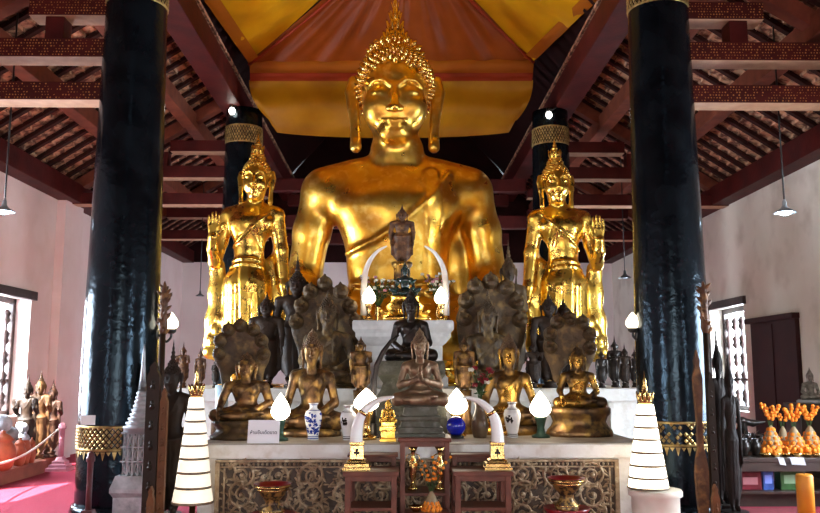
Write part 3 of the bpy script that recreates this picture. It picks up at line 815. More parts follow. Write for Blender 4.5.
# ================================================================== THE GREAT SEATED STATUE
DB = 13.5
g = P(397, 345, DB); root = Vector((g.x, DB, TZ))
gb = thing('seated_buddha', 'colossal gold seated Buddha towering under the orange canopy', 'statue', root)
U = px(DB)*1.015
def q(x, y, d=0):
    p = P(x, y, DB+d*U) - root; return (p.x, p.y, p.z)
S = SDF(); k = 10*U
S.ell(q(397,265), (50*U,34*U,62*U), 22*U)                       # waist / belly
S.ell(q(397,212,0), (62*U,38*U,44*U), 24*U)                     # chest
for sx in (-1, 1):
    X = lambda o: 397+sx*o
    S.ell(q(X(30),206,-18), (27*U,17*U,18*U), 16*U)             # pectorals
    S.cap(q(X(22),172,4), q(X(74),187,4), 17*U, 18*U, 14*U)
    S.cap(q(X(40),190,4), q(X(66),196,4), 24*U, 24*U, 14*U)
    S.chain([q(X(76),195,4), q(X(85),232,6), q(X(93),280,6)], [19.5*U,18*U,17*U], 7*U)
    # knees and shins
    S.cap(q(X(35),325,6), q(X(100),332,-52), 34*U, 27*U, 14*U)
S.chain([q(490,278,6), q(472,312,-40), q(415,318,-74)], [16.5*U,14*U,11*U], 8*U)      # forearm into the lap
S.chain([q(304,280,6), q(300,312,-38), q(300,330,-66)], [16.5*U,14*U,11*U], 8*U)      # forearm to the knee
S.cap(q(497,338,-52), q(360,340,-86), 22*U, 17*U, 10*U); S.cap(q(297,338,-52), q(430,334,-80), 22*U, 16*U, 10*U)
S.ell(q(397,330,0), (88*U,55*U,30*U), 14*U)
hand(S, q(415,318,-74), q(372,322,-88), (0,-.3,1), 46*U, .02, thumb=1)
hand(S, q(300,330,-66), q(304,372,-86), (0,-1,-.1), 46*U, .02, thumb=-1)
S.chain([q(397,178,4), q(397,150,2)], [27*U,22*U], 12*U)
for yy in (150,156,162): S.cap(q(389,yy,-4), q(405,yy,-4), 18.5*U, k=3*U)
S.chain([q(448,222,10), q(455,255,12), q(460,290,12)], [10*U,12*U,14*U], 6*U, sc=(1,1.8,1))      # robe hanging inside the far arm
# robe edge over the shoulder, and the sash
def xz(*pts): return [(q(*p)[0], q(*p)[2]) for p in pts]
S.ridge(xz((448,178),(430,205),(402,230),(374,246),(346,256)), 3*U, 3*U, -.1)
S.ridge(xz((430,180),(433,225),(433,262),(431,292)), 8*U, 2.4*U, -.1, True)
S.ridge(xz((352,285),(397,291),(442,285)), 3*U, 3*U, -.1)
hs = (142-50)*U*1.05; hc = (q(395,98.5,0)[0], q(395,98,-6)[1], q(395,98.5,0)[2])
add_head(S, hc, hs, earlen=1.10, tilt=.24, jaw=.31, fz=.05)
link('body', S.mesh(.034, 'body', GOLD), gb)
bm = BM(); hair_bm(bm, hc, hs, curl=.033, long=2.0, n=600, ush=True, n2=150, uz=.455, ur=.27, uh=.17, side=-.55, front=.355); part('hair', bm, GOLDH, gb, local=True)
bm = BM(); zt = hc[2]+.60*hs
topz = q(395,-8)[2]; prof = []
for i in range(25):
    u = i/24; prof.append((.105*hs*(1-u)**1.3*(1+.18*math.cos(i*PI/2))+.008, u*(topz-zt)))
lathe(bm, prof, (hc[0], hc[1]+.05*hs, zt), 16)
for j in range(4):
    for i in range(8):
        a = 2*PI*(i+.5*(j % 2))/8; u = .08+.2*j; rr = .105*hs*(1-u)**1.3
        spike(bm, (hc[0]+rr*math.cos(a), hc[1]+.05*hs+rr*math.sin(a), zt+u*(topz-zt)), (.35*math.cos(a), .35*math.sin(a), 1), .035*hs*(1-u), .12*hs*(1-u*.5), 6)
part('flame_finial', bm, GOLDH, gb, local=True)
bm = BM()                                                    # great lotus throne
c0 = q(397,345,-24); lotus_bm(bm, 1.62, 1.15, 0, c0[2]-.12, 34); bmesh.ops.translate(bm, verts=bm.verts, vec=(0, c0[1]+.25, 0))
part('lotus_throne', bm, GOLDB, gb, local=True)
# ------------------------------------------------------------------ the two standing gold statues
DS = 12.0; V = px(DS)*1.01; r2 = Vector((P(250, 380, DS).x, DS, TZ))
def q(x, y, d=0):
    p = P(x, y, DS+d*V) - r2; return (p.x, p.y, p.z)
def hfy(y): return q(250, y)[2]
S = SDF(); k = 4*V
S.ell(q(251,226), (22*V,14.5*V,20*V), 8*V); S.ell(q(249,250), (15*V,11.5*V,24*V), 7*V)
for sx in (-1, 1):
    S.cap(q(253+sx*10,211,2), q(253+sx*23,215,2), 8*V, 8.5*V, 7*V)
    S.ell(q(252+sx*10,223,-8), (10*V,6.5*V,8*V), 7*V)
S.ell(q(247,278), (18.5*V,14*V,19*V), 9*V)
S.cap(q(238,285,0), q(238,340,2), 14*V, 12*V, 7*V); S.cap(q(255,285,0), q(255,340,2), 14*V, 12*V, 7*V)
S.cap(q(238,340,2), q(238,378,2), 11*V, 9*V, 5*V); S.cap(q(255,340,2), q(255,378,2), 11*V, 9*V, 5*V)
S.chain([q(238,379,2), q(237,383,-20)], [8*V,5*V], 4*V); S.chain([q(256,379,2), q(257,383,-20)], [8*V,5*V], 4*V)
S.ell(q(247,322,3), (22*V,10*V,50*V), 8*V)
# raised arm (photo's left) and hanging arm
S.chain([q(229,216,2), q(221,242,2), q(215,262,-4)], [8*V,7*V,6.5*V], 2*V)
S.chain([q(215,262,-4), q(212.5,248,-16), q(212.5,237,-22)], [6.5*V,5.5*V,4.5*V], 2*V)
hand(S, q(213,238,-22), q(214.5,212,-24), (0,-1,0), 26*V, .012, curl=.12, thumb=1)
S.chain([q(276,217,2), q(281,250,3), q(284,285,0), q(286,300,-3)], [8.5*V,7*V,5.5*V,4.5*V], 3*V)
hand(S, q(286,299,-3), q(285,325,-7), (-1,-.3,0), 26*V, .012, curl=.12, thumb=1)
# robe: curtain from the raised forearm down, hem in scallops, sheet under the hanging arm
S.chain([q(217,266,6), q(219,292,7), q(216,320,8), q(211,345,9)], [8*V,9*V,9*V,8*V], 4*V, sc=(1,2.4,1))
for i, (hx, hy, r) in enumerate([(229,312,7),(224,322,8),(219,331,8),(214,341,8),(210,352,7),(218,352,9),(226,342,9),(230,328,8)]):
    S.ell(q(hx,hy,4), (r*V,5*V,r*1.05*V), 2*V)
S.chain([q(274,262,6), q(274,300,8), q(276,345,9)], [8*V,10*V,11*V], 5*V, sc=(1,2.4,1))
S.ridge(xz((229,263),(240,260),(254,260),(266,263)), 1.8*V, 1.6*V, -.02); S.ridge(xz((229,268),(240,265),(254,265),(266,268)), 1.5*V, 1.3*V, -.02)
S.ridge(xz((247,268),(247,360)), 5*V, 1.6*V, -.02, True)
for o_ in (-15,-10,9,14): S.ridge(xz((247+o_*.8,285),(247+o_,360)), 1.3*V, 1.2*V, -.02)
S.ridge(xz((274,210),(260,226),(242,240),(231,250)), 1.5*V, 1.5*V, -.02)
for k_ in range(3): S.ridge(xz((262-3*k_,218+6*k_),(266-2*k_,250+4*k_)), 1.2*V, 1.0*V, -.02)
S.chain([q(253,206,2), q(256,196,0)], [9*V,8*V], 5*V)
hs2 = 42*V; hc2 = q(256.5,180,-2)
add_head(S, hc2, hs2, earlen=1.12, tilt=.15, wx=.86)
bodyL = S.mesh(.0165, 'body', GOLDB)
bm = BM(); hair_bm(bm, hc2, hs2, curl=.04, n=330, n2=70, wx=.86, side=-.4); hairL = finish(bm, 'hair', GOLDB)
bm = BM(); flame_bm(bm, hc2, hs2, .52, .14, 6)
for i in range(8): spike(bm, (hc2[0]+.1*hs2*math.cos(i*PI/4), hc2[1]+.05*hs2+.1*hs2*math.sin(i*PI/4), hc2[2]+.68*hs2), (.3*math.cos(i*PI/4), .3*math.sin(i*PI/4), 1), .05*hs2, .2*hs2)
flmL = finish(bm, 'flame_finial', GOLDB)
bm = BM(); lotus_bm(bm, .50, .36, 0, q(247,386,0)[2]+.03, 20, 1); lotL = finish(bm, 'lotus_base', GOLDB)
def mirror(me):
    m = me.copy(); m.transform(Matrix.Scale(-1, 4, (1,0,0))); m.flip_normals(); return m
t = thing('standing_buddha', 'tall gold standing Buddha raising its palm on the bare timber side', 'statue', r2, 'pair of standing gold statues')
for nm, me in (('body', bodyL), ('hair', hairL), ('flame_finial', flmL), ('lotus_base', lotL)): link(nm, me, t)
r3 = Vector((P(562, 380, DS).x, DS, TZ))
t2 = thing('standing_buddha', 'tall gold standing Buddha raising its palm above the round coiled hood and pale step', 'statue', r3, 'pair of standing gold statues')
for nm, me in (('body', bodyL), ('hair', hairL), ('flame_finial', flmL), ('lotus_base', lotL)):
    o = link(nm, mirror(me), t2); o.scale = (1,1,.985)
# ================================================================== smaller statues on the altar
def at(x, y, D): p = P(x, y, D); return Vector((p.x, D, p.z))
def box_ped(root, name, prof, mat, sx=1, sy=1):       # stepped rectangular pedestal, prof [(half width, z)]
    bm = BM(); sqlathe(bm, prof, (0,0,0), sx, sy); return part(name, bm, mat, root, local=True, smooth=False)
def oval_ped(root, name, prof, mat, sx=1, sy=.75, n=28):
    bm = BM(); lathe(bm, prof, (0,0,0), n, sx, sy); return part(name, bm, mat, root, local=True)
# praying figure on the centre table
D = 8.55; u = px(D); zt = P(420, 437, D).z
t = thing('praying_statue', 'brown bronze seated figure with palms pressed together on the centre table', 'statue', (P(420,437,D).x, D, zt))
pb = P(420, 406, D).z - zt
box_ped(t, 'pedestal', [(.25,0),(.25,.03),(.225,.04),(.225,.09),(.20,.10),(.185,.15),(.21,.17),(.21,.20),(.175,.21),(.16,pb-.02),(.19,pb)], GSTONE, 1, .62)
seat_parts(t, 'pray', BRONZE, None, scale=(P(420,336,D).z-zt-pb), base=pb, flame=.2, h=.010, wx=.78, wy=.8)
# black seated statue on a green grey stone throne
D = 10.28; zs = P(411, 361, D).z
t = thing('seated_statue', 'black bronze seated statue on the grey green throne before the marble plinth', 'statue', (P(411,361,D).x, D, AZ))
hb = zs-AZ
box_ped(t, 'stone_throne', [(.43,0),(.43,.22),(.42,.24),(.42,.34),(.41,.36),(.41,.48),(.38,.52),(.34,.62),(.38,.68),(.41,.72),(.41,hb-.06),(.39,hb)], GSTONE, 1, .66)
seat_parts(t, 'lap', DARKB, None, scale=(P(411,296,D).z-zs), base=hb, flame=.3, wx=.78)
bm = BM(); tube(bm, [P(x, y, 9.72) for x, y in ((373,426),(373,408),(373.5,394),(374,380),(377,365),(383,352),(391,341),(399,335))], [.036,.036,.036,.036,.034,.030,.024,.010], 10)
a = P(373, 426, 9.72); lathe(bm, [(.08,0),(.08,.03),(.05,.05),(.045,a.z-AZ+.03)], (a.x, a.y, AZ), 16)
solo('dark_tusk', bm, DARKB, 'dark curved tusk on a stand beside the black seated statue', 'tusk', (a.x, a.y, AZ))
# stepped marble plinth
MARB = M('veined_white_marble', (.66,.65,.62), (.45,.44,.42), 4, rough=.35, bump=.1, bscale=15, c3=(.75,.74,.71), s3=8)
D = 11.45; zt = P(404, 320, D-.42).z
t = thing('marble_plinth', 'grey white marble plinth with stepped top holding the tusk lamps', 'plinth', (P(403,350,D).x, D, TZ)); H = zt-TZ
bm = BM(); sqlathe(bm, [(.60,0),(.60,.14),(.57,.17),(.55,.26),(.53,.36),(.53,H*.62),(.58,H-.30),(.64,H-.22),(.64,H-.17),(.66,H-.14)], (0,0,0), 1, .58); part('shaft', bm, MARB, t, local=True, smooth=False)
bm = BM(); sqlathe(bm, [(.665,H-.14),(.68,H-.12),(.68,H-.02),(.665,H)], (0,0,0), 1, .58); part('plinth_top', bm, MARB, t, local=True, smooth=False)
PLZ = zt
# small bronze standing statue on a plinth column, green seated statue before it
D = 11.66; zf = P(402, 262, D).z
t = thing('standing_statue', 'slender brown bronze Buddha standing behind and above the small green seated statue', 'statue', (P(402,262,D).x, D, PLZ))
oval_ped(t, 'pedestal', [(.24,0),(.24,.05),(.18,.08),(.13,.2),(.11,.36),(.12,zf-PLZ-.09),(.15,zf-PLZ-.06),(.15,zf-PLZ-.01),(.13,zf-PLZ)], GILT2, 1, .8)
stand_parts(t, 'sides', BWOOD, P(402,211,D).z-zf, zf-PLZ, flame=.6, wide=1.25)
JADE = M('dark_jade', (.008,.045,.035), (.02,.02,.02), 8, rough=.15, coat=.5)
D = 11.28; zf = P(405, 296, D).z
t = thing('jade_statue', 'small dark green seated statue on a gilded stepped throne between the ivory tusks', 'statue', (P(405,296,D).x, D, PLZ)); H = zf-PLZ
bm = BM(); lathe(bm, [(.36,0),(.36,.05),(.30,.09),(.24,.14),(.27,.2),(.22,.25),(.19,H-.03),(.22,H)], (0,0,0), 24, 1, .55)
for i in range(14): spike(bm, (.27*math.cos(2*PI*i/14), .15*math.sin(2*PI*i/14), .1), (math.cos(2*PI*i/14), math.sin(2*PI*i/14)*.6, .5), .035, .10)
part('throne', bm, GOLDB, t, local=True)
seat_parts(t, 'lap', JADE, None, scale=P(405,266,D).z-zf, base=H, flame=.6)
bm = BM()
for sx in (-1, 1):
    spike(bm, (sx*.09,-.02,H+.18), (sx,-.2,.7), .03, .09); spike(bm, (sx*.15,-.1,H+.06), (sx,-.3,.5), .04, .09)
lathe(bm, [(.05,H+.27),(.085,H+.25),(.10,H+.20),(.08,H+.18)], (0,0,0), 20, 1, .8); part('collar', bm, JADE, t, local=True)
# big five-headed serpent statue, seated figures of the two sides
def naga(label, D, xseat, yseat, ytop, mat, heads, hr, y_ped, w, pose='earth', hood_d=.22, gild=None, fan=None, low=None, pedmat=None, zbase=None, flame=.3, wx=.85):
    ps = P(xseat, yseat, D); z0 = zbase if zbase is not None else AZ
    t = thing('serpent_hooded_buddha', label, 'statue', (ps.x, D, z0), 'statues sheltered by serpent hoods')
    hb = ps.z-z0
    sc = P(xseat, ytop, D).z-ps.z
    oval_ped(t, 'pedestal', [(w*.98,0),(w,.03),(w*.96,hb*.22),(w*.86,hb*.34),(w*.80,hb*.5),(w*.86,hb*.68),(w*.95,hb*.8),(w*.95,hb*.95),(w*.9,hb)], pedmat or mat, 1, .72)
    seat_parts(t, pose, gild or mat, None, scale=sc, base=hb, flame=flame, wx=wx, wy=min(.9,wx+.05))
    def lc(x, y): p = P(x, y, D+hood_d); return (p.x-ps.x, p.z-z0)
    hd = [lc(*h) for h in heads]
    fn = [lc(*f) for f in fan]
    bd = [lc(*b) for b in low]
    naga_hood(t, hd, hr*px(D), fn, hood_d, mat, bd)
    return t
naga('brown serpent-hooded Buddha with five round snake heads behind the bare bronze seated figure', 11.12, 327, 384, 302, STONE,
     [(325,284),(311,292),(341,292),(302,306),(350,307),(297,322),(356,322)], 8.0, 0, .42, 'lap',
     fan=[(305,375),(303,340),(312,312),(326,300),(340,312),(349,340),(347,375),(327,340),(315,360)], low=[(326,320),(318,325),(334,325),(312,338),(340,338),(310,350),(343,350)], zbase=TZ, flame=.35)
naga('dark serpent-hooded Buddha with a tall fan of snakes behind the gilt-chested figure', 11.15, 489, 388, 304, STONE,
     [(490,282),(475,287),(506,288),(466,301),(516,302),(464,319),(519,320)], 8.6, 0, .46, 'lap',
     fan=[(470,378),(467,340),(472,312),(482,297),(491,292),(502,297),(512,312),(515,340),(511,378),(491,340),(478,350),(504,350)], low=[(490,315),(484,318),(497,318),(476,335),(507,335),(474,350),(510,350)], zbase=TZ, flame=.45, wx=.74)
naga('small brown serpent-hooded Buddha behind the white sign at the altar end', 9.62, 245, 420, 358, STONE,
     [(241,326),(229,330),(254,330),(221,341),(262,341),(220,354),(264,354)], 7.0, 0, .40, 'earth', hood_d=.17,
     fan=[(226,385),(222,360),(226,342),(240,332),(256,341),(260,360),(257,385),(241,350),(232,360),(250,360)], low=[(241,345),(236,350),(246,350),(231,358),(252,358),(230,366),(254,366)], pedmat=STONE, flame=.2, gild=GILT, wx=1.08)
naga('gilt-faced serpent-hooded Buddha under a round coiled hood at the pale step', 10.0, 579, 407, 351, STONE,
     [(569,319),(557,322),(582,323),(550,334),(589,335),(550,347),(589,348)], 7.4, 0, .40, 'earth', hood_d=.17,
     fan=[(558,378),(553,355),(556,336),(568,326),(582,336),(587,355),(582,378),(570,345),(562,352),(578,352),(570,330)], low=[(570,340),(565,345),(575,345),(560,352),(581,352),(560,360),(581,360)], pedmat=GILT, flame=.2, gild=GILT2, wx=.92)
# plain seated figures
def seated(label, D, xs, ys, ytop, mat, w, pose='earth', hmat=None, flame=.12, pm=None, group=None, wx=.7):
    ps = P(xs, ys, D); t = thing('seated_buddha', label, 'statue', (ps.x, D, AZ), group); hb = ps.z-AZ
    bm = BM(); lotus_bm(bm, w, w*.7, 0, hb, 22) if hb > .14 else lathe(bm, [(w,0),(w,hb*.4),(w*.93,hb)], (0,0,0), 30, 1, .7)
    part('pedestal', bm, pm or mat, t, local=True)
    seat_parts(t, pose, mat, hmat, scale=P(xs, ytop, D).z-ps.z, base=hb, flame=flame, wx=wx, wy=.74); return t
seated('bare-shouldered brown bronze seated Buddha behind the blue and white vase', 10.05, 311, 428, 337, GILT, .36, 'earth', BRONZE, flame=.16, wx=.72)
seated('seated Buddha with bright gilt chest behind the white vase and flame-shaped lamp', 10.3, 510, 425, 341, GILT2, .40, 'down', BRONZE, flame=.16, wx=.76)
# standing figures on the rear tier
def stander(label, D, x, ytop, pose, mat, zb=None, flame=.5, ybase=None, group='small standing statues', rot=0, ped=.05, wide=1.15):
    p = P(x, ytop, D); zb = TZ if zb is None else zb
    t = thing('standing_statue', label, 'statue', (p.x, D, zb), group)
    H = p.z-zb; t.rotation_euler.z = rot
    b = ped+.03*H
    bm = BM(); lathe(bm, [(.085*H,0),(.085*H,b*.35),(.062*H,b*.5),(.07*H,b*.8),(.078*H,b)], (0,0,0), 16); part('pedestal', bm, mat, t, local=True)
    stand_parts(t, pose, mat, (H-b)/(1+.19*.62*flame/.5), b, flame=flame, wide=wide); return t
stander('small dark standing statue between the coiled serpent hood and the spike-crowned statue', 11.25, 267, 292, 'sides', SMOKE)
stander('thin sooty standing statue with a tall spike crown beside the five snake heads', 11.55, 298, 252, 'sides', SMOKE, flame=1.0)
stander('small pale brown standing statue at the dark tusk side of the marble plinth', 10.1, 361, 336, 'one', GILT, zb=AZ, ped=.5)
stander('small bronze standing statue behind the red flowers and marble plinth', 10.3, 464, 336, 'sides', GILT, zb=AZ, ped=.5)
stander('tall brown standing statue rising behind the dark fan of snakes', 11.76, 508, 238, 'fold', STONE, flame=.9, wide=.8)
stander('sooty little statue peering over the round hood, nearer the gold hanging hand', 11.22, 548, 292, 'sides', SMOKE)
stander('sooty little statue peering over the round hood, nearer the gold robe', 11.6, 563, 298, 'fold', SMOKE)
stander('small dark statue between the gilt-chested figure and the round coiled hood', 11.15, 533, 340, 'both', SMOKE)
# row behind the tiered lamp by the far wall, on the rear tier
for i, (x, yt, ps, m, lb) in enumerate([(601,346,'sides',DARKB,'black silhouetted statue on the pale step end nearest the gold hem'), (614,334,'fold',DARKB,'tallest spired black statue in the row above the pale step'),
        (624,342,'sides',SMOKE,'round shouldered dark statue in the row above the pale step'), (634,346,'both',DARKB,'dark statue at the column end of the row above the pale step')]):
    stander(lb, 11.22+.42*(i % 2), x, yt, ps, m, wide=1.05, flame=1.0)
for i, (x, yt, ps, m, lb) in enumerate([(184,341,'both',BWOOD,'brown wooden standing statue with pointed crown beside the white tiered parasol top'), (201,346,'sides',BWOOD,'second brown wooden statue, next to the gold robe hem'),
        (216,356,'fold',SMOKE,'dark small statue just below the scalloped gold robe hem')]):
    stander(lb, 11.3, x, yt, ps, m, wide=.95, flame=.9)
# ================================================================== ALTAR ITEMS, TABLES, LAMPS
BRASS = M('polished_brass', (.72,.52,.20), (.58,.38,.12), 8, rough=.25, metal=1, bump=.1, bscale=30)
IVORY = M('ivory_tusk', (.86,.84,.80), (.78,.74,.66), 3, rough=.25, coat=.3)
PORC = M('white_porcelain', (.82,.84,.86), rough=.1, coat=.4)
COBALT = M('cobalt_painting', (.02,.05,.30), rough=.12, coat=.4)
BLUEG = M('blue_glass', (.008,.016,.40), rough=.05, coat=.6)
TEAK = M('dark_red_teak', (.18,.055,.03), (.10,.03,.017), 5, rough=.42, bump=.12, bscale=14, spec=.35)
RED = M('red_lacquer', (.22,.008,.012), rough=.3, coat=.2)
LACG = M('gold_on_black_lacquer', (.42,.25,.07), (.05,.03,.02), 24, rough=.35, metal=.5, contrast=(.42,.58))
BLK = M('black_enamel', (.012,.011,.010), rough=.35)
LAMPW = M('lit_lamp_glass', (.95,.93,.88), rough=.4, emit=(1,.86,.66), es=12)
LAMPY = M('lit_wall_lamp_glass', (.95,.93,.88), rough=.4, emit=(1,.84,.60), es=9)
GREENM = M('green_metal', (.03,.07,.045), rough=.4, metal=.3)
PETALR = M('dark_red_petals', (.22,.01,.02), rough=.6); LEAF = M('leaf_green', (.035,.08,.02), rough=.5); PETALW = M('white_petals', (.75,.76,.66), rough=.6)
MARI = M('marigold_orange', (.72,.17,.008), (.80,.27,.012), 30, rough=.7, bump=.4, bscale=60)
PAPER = M('white_paper', (.93,.92,.95), rough=.7); INK = M('dark_ink', (.06,.06,.10), rough=.7)
def onz(x, y, z): return PZ(x, y, z)
# ---- egg (lotus bud) lamps
def bud_prof(R, H): return [(R*.30,0),(R*.62,H*.06),(R*.90,H*.17),(R,H*.30),(R*.93,H*.45),(R*.72,H*.62),(R*.44,H*.79),(R*.18,H*.92),(R*.04,H*.99),(.0008,H)]
def bud_lamp(name, label, base, ztop, zbud, R, mat=LAMPW, stand=GREENM, group='lotus bud lamps'):
    t = thing(name, label, 'lamp', base, group); h = zbud-base.z
    bm = BM(); lathe(bm, [(R*.85,0),(R*.85,h*.12),(R*.42,h*.2),(R*.33,h*.5),(R*.5,h*.85),(R*.6,h*1.0),(R*.3,h*1.02)], (0,0,0), 20); part('lamp_stand', bm, stand, t, local=True)
    bm = BM(); lathe(bm, bud_prof(R, ztop-zbud), (0,0,h), 24); part('lamp_globe', bm, mat, t, local=True); return t
def lamp_at(label, D, x, yb, yg, yt, wpx, **kw):
    p = P(x, yb, D); b = Vector((p.x, D, kw.pop('zb', AZ)))
    return bud_lamp('lotus_bud_lamp', label, b, P(x, yt, D).z, P(x, yg, D).z, wpx*px(D)/2, **kw)
lamp_at('lit lotus bud lamp on a green stand beside the white sign', 9.35, 280, 437, 420, 393, 19)
lamp_at('lit lotus bud lamp on a green stand between white vase and pale serpent pedestal', 9.75, 541, 437, 417, 391, 21)
lamp_at('lit lotus bud lamp behind the lower tusk, close to the small brass figurine', 9.5, 366, 438, 411, 388, 25, stand=BRASS)
lamp_at('lit lotus bud lamp directly behind the blue glass ball', 9.98, 457, 437, 414, 388, 22, stand=BRASS)
# ---- tusks
def tusk(label, base, pts, rad, basew, D, ped=True, group='ivory tusks'):
    t = thing('ivory_tusk', label, 'tusk', base, group)
    bm = BM(); tube(bm, pts, rad, 14); tk = part('tusk', bm, IVORY, t)
    if ped:
        H = pts[0].z-base.z; w = basew
        bm = BM(); sqlathe(bm, [(w,0),(w,H*.09),(w*.88,H*.11),(w*.88,H*.24),(w*.72,H*.27),(w*.68,H*.36),(w*.5,H*.42),(w*.46,H*.95),(w*.52,H*1.0),(w*.52,H*1.08),(w*.40,H*1.1)], (0,0,0)); b = part('brass_base', bm, BRASS, t, local=True, smooth=False)
        bm = BM(); y = -w*.47
        for a in range(3):
            an = PI/2+a*2*PI/3; ball(bm, (w*.13*math.cos(an), y-.002, H*.70+w*.13*math.sin(an)), w*.11, 8, 6, (1,.4,1))
        spike(bm, (0, y, H*.68), (0,-.05,-1), w*.06, w*.4, 5); part('emblem', bm, DARKB, b, local=True)
        bm = BM(); i = len(pts)//2; d = (pts[i+1]-pts[i-1]).normalized()
        tube(bm, [pts[i]-d*.016, pts[i]+d*.016], [rad[i]*1.08]*2, 14); part('brass_ring', bm, BRASS, t)
    return t
def smoothp(P0, n=18):
    out = []; P0 = [Vector(p) for p in P0]
    for i in range(len(P0)-1):
        a, b, c, d = P0[max(i-1,0)], P0[i], P0[i+1], P0[min(i+2, len(P0)-1)]
        for j in range(6):
            t = j/6; out.append(.5*((2*b)+(c-a)*t+(2*a-5*b+4*c-d)*t*t+(3*b-a-3*c+d)*t**3))
    out.append(P0[-1]); return out
DT = 8.35; zst = P(357, 470, DT-.1).z
for mir, lb in ((0, 'ivory tusk in a brass base on the table next to the plain white vase'), (1, 'ivory tusk in a brass base on the table next to the blue ball')):
    mx = (lambda x: 357+(x-357)) if not mir else (lambda x: 497-(x-357)*.93)
    pts = smoothp([P(mx(x), y, DT) for x, y in ((356,444),(357,430),(360,418),(367,408),(379,400),(394,397))])
    n = len(pts); rad = [(.058*(1-i/(n-1))**.75+.010) for i in range(n)]
    b = P(mx(357), 470, DT); tusk(lb, Vector((b.x, DT, zst)), pts, rad, .135, DT)
# ---- upper pair of tusks with bud lamps on the plinth
DU = 11.36
for mir, lb, ll in ((0, 'slim white tusk arching over the jade statue from the serpent heads side', 'lit bud lamp at the foot of the upper tusk near the serpent heads'), (1, 'slim white tusk arching over the jade statue from the flower spray side', 'lit bud lamp at the foot of the upper tusk near the white flower spray')):
    mx = (lambda x: x) if not mir else (lambda x: 441-(x-369)*.92)
    D = DU+.16
    pts = smoothp([P(mx(x), y, D) for x, y in ((364,305),(364,285),(366,270),(371,259),(378,251),(387,246))]); n = len(pts)
    b = P(mx(364), 305, D); pts[0] = Vector((b.x, D, PLZ+.07)); rad = [.045*(1-i/(n-1))**.7+.008 for i in range(n)]
    t = tusk(lb, Vector((b.x, D, PLZ)), pts, rad, .1, D, ped=False, group='upper tusks')
    bm = BM(); lathe(bm, [(.085,0),(.085,.03),(.06,.05),(.055,.09)], (0,0,0), 18); part('tusk_foot', bm, BRASS, t, local=True)
    D = DU-.13; bud_lamp('lotus_bud_lamp', ll, Vector((P(mx(369),305,D).x, D, PLZ)), P(369,286,D).z, P(369,304,D).z, .092, stand=BRASS, group='upper bud lamps')
# ---- flower sprays on the plinth
def spray(label, c, base, nfl, R, H, pm, lm, vase, seed, pr=.03, group=None):
    rnd = random.Random(seed)
    t = thing('flower_vase', label, 'flowers', base, group)
    bm = BM(); lathe(bm, vase[0], (0,0,0), 22); part('vase', bm, vase[1], t, local=True)
    zv = vase[0][-1][1]; tops = []
    bm = BM()
    for i in range(nfl):
        a = rnd.uniform(0, 2*PI); r = R*math.sqrt(rnd.random()); h = zv+H*rnd.uniform(.35, 1)
        p = Vector((r*math.cos(a), r*math.sin(a)*.6, h)); tops.append(p); tube(bm, [(0,0,zv*.8), (p.x*.35, p.y*.35, zv+(h-zv)*.5), p], .005, 5)
    part('stems', bm, LEAF, t, local=True)
    bm = BM()
    for i in range(nfl*3):
        p = rnd.choice(tops); s = rnd.uniform(.3, .95); c_ = Vector((p.x*s, p.y*s, zv+(p.z-zv)*s)); d = Vector((rnd.uniform(-1,1), rnd.uniform(-1,.6), rnd.uniform(-.2,1))).normalized(); u = d.orthogonal().normalized()*.016
        L = rnd.uniform(.05, .10)
        f = [bm.verts.new(v) for v in (c_, c_+d*L*.5+u, c_+d*L, c_+d*L*.5-u)]; bm.faces.new(f)
    part('leaves', bm, LEAF, t, local=True)
    for i, p in enumerate(tops):
        bm = BM(); m = pm[i % len(pm)]
        for k in range(7):
            a = 2*PI*k/7; ball(bm, p+Vector((pr*.6*math.cos(a), pr*.5*math.sin(a), pr*.25*math.sin(a*2))), pr*.5, 7, 5)
        ball(bm, p+Vector((0,-pr*.35,pr*.2)), pr*.5, 7, 5); part('flower', bm, m, t, local=True)
    return t
sv = [(.05,0),(.055,.02),(.03,.05),(.05,.13),(.04,.2),(.055,.24)]
for xx, lb in ((378, 'spray of small white flowers inside the tusk arch by the serpent heads'), (439, 'spray of small white and pink flowers inside the tusk arch on the plain gold side')):
    D = 11.72; p = P(xx, 305, D); spray(lb, None, Vector((p.x, D, PLZ)), 28, .25, .46, [PETALW, PETALW, M('pink_petals', (.6,.28,.34), rough=.6)], LEAF, (sv, BRASS), xx, .026, 'white flower sprays')
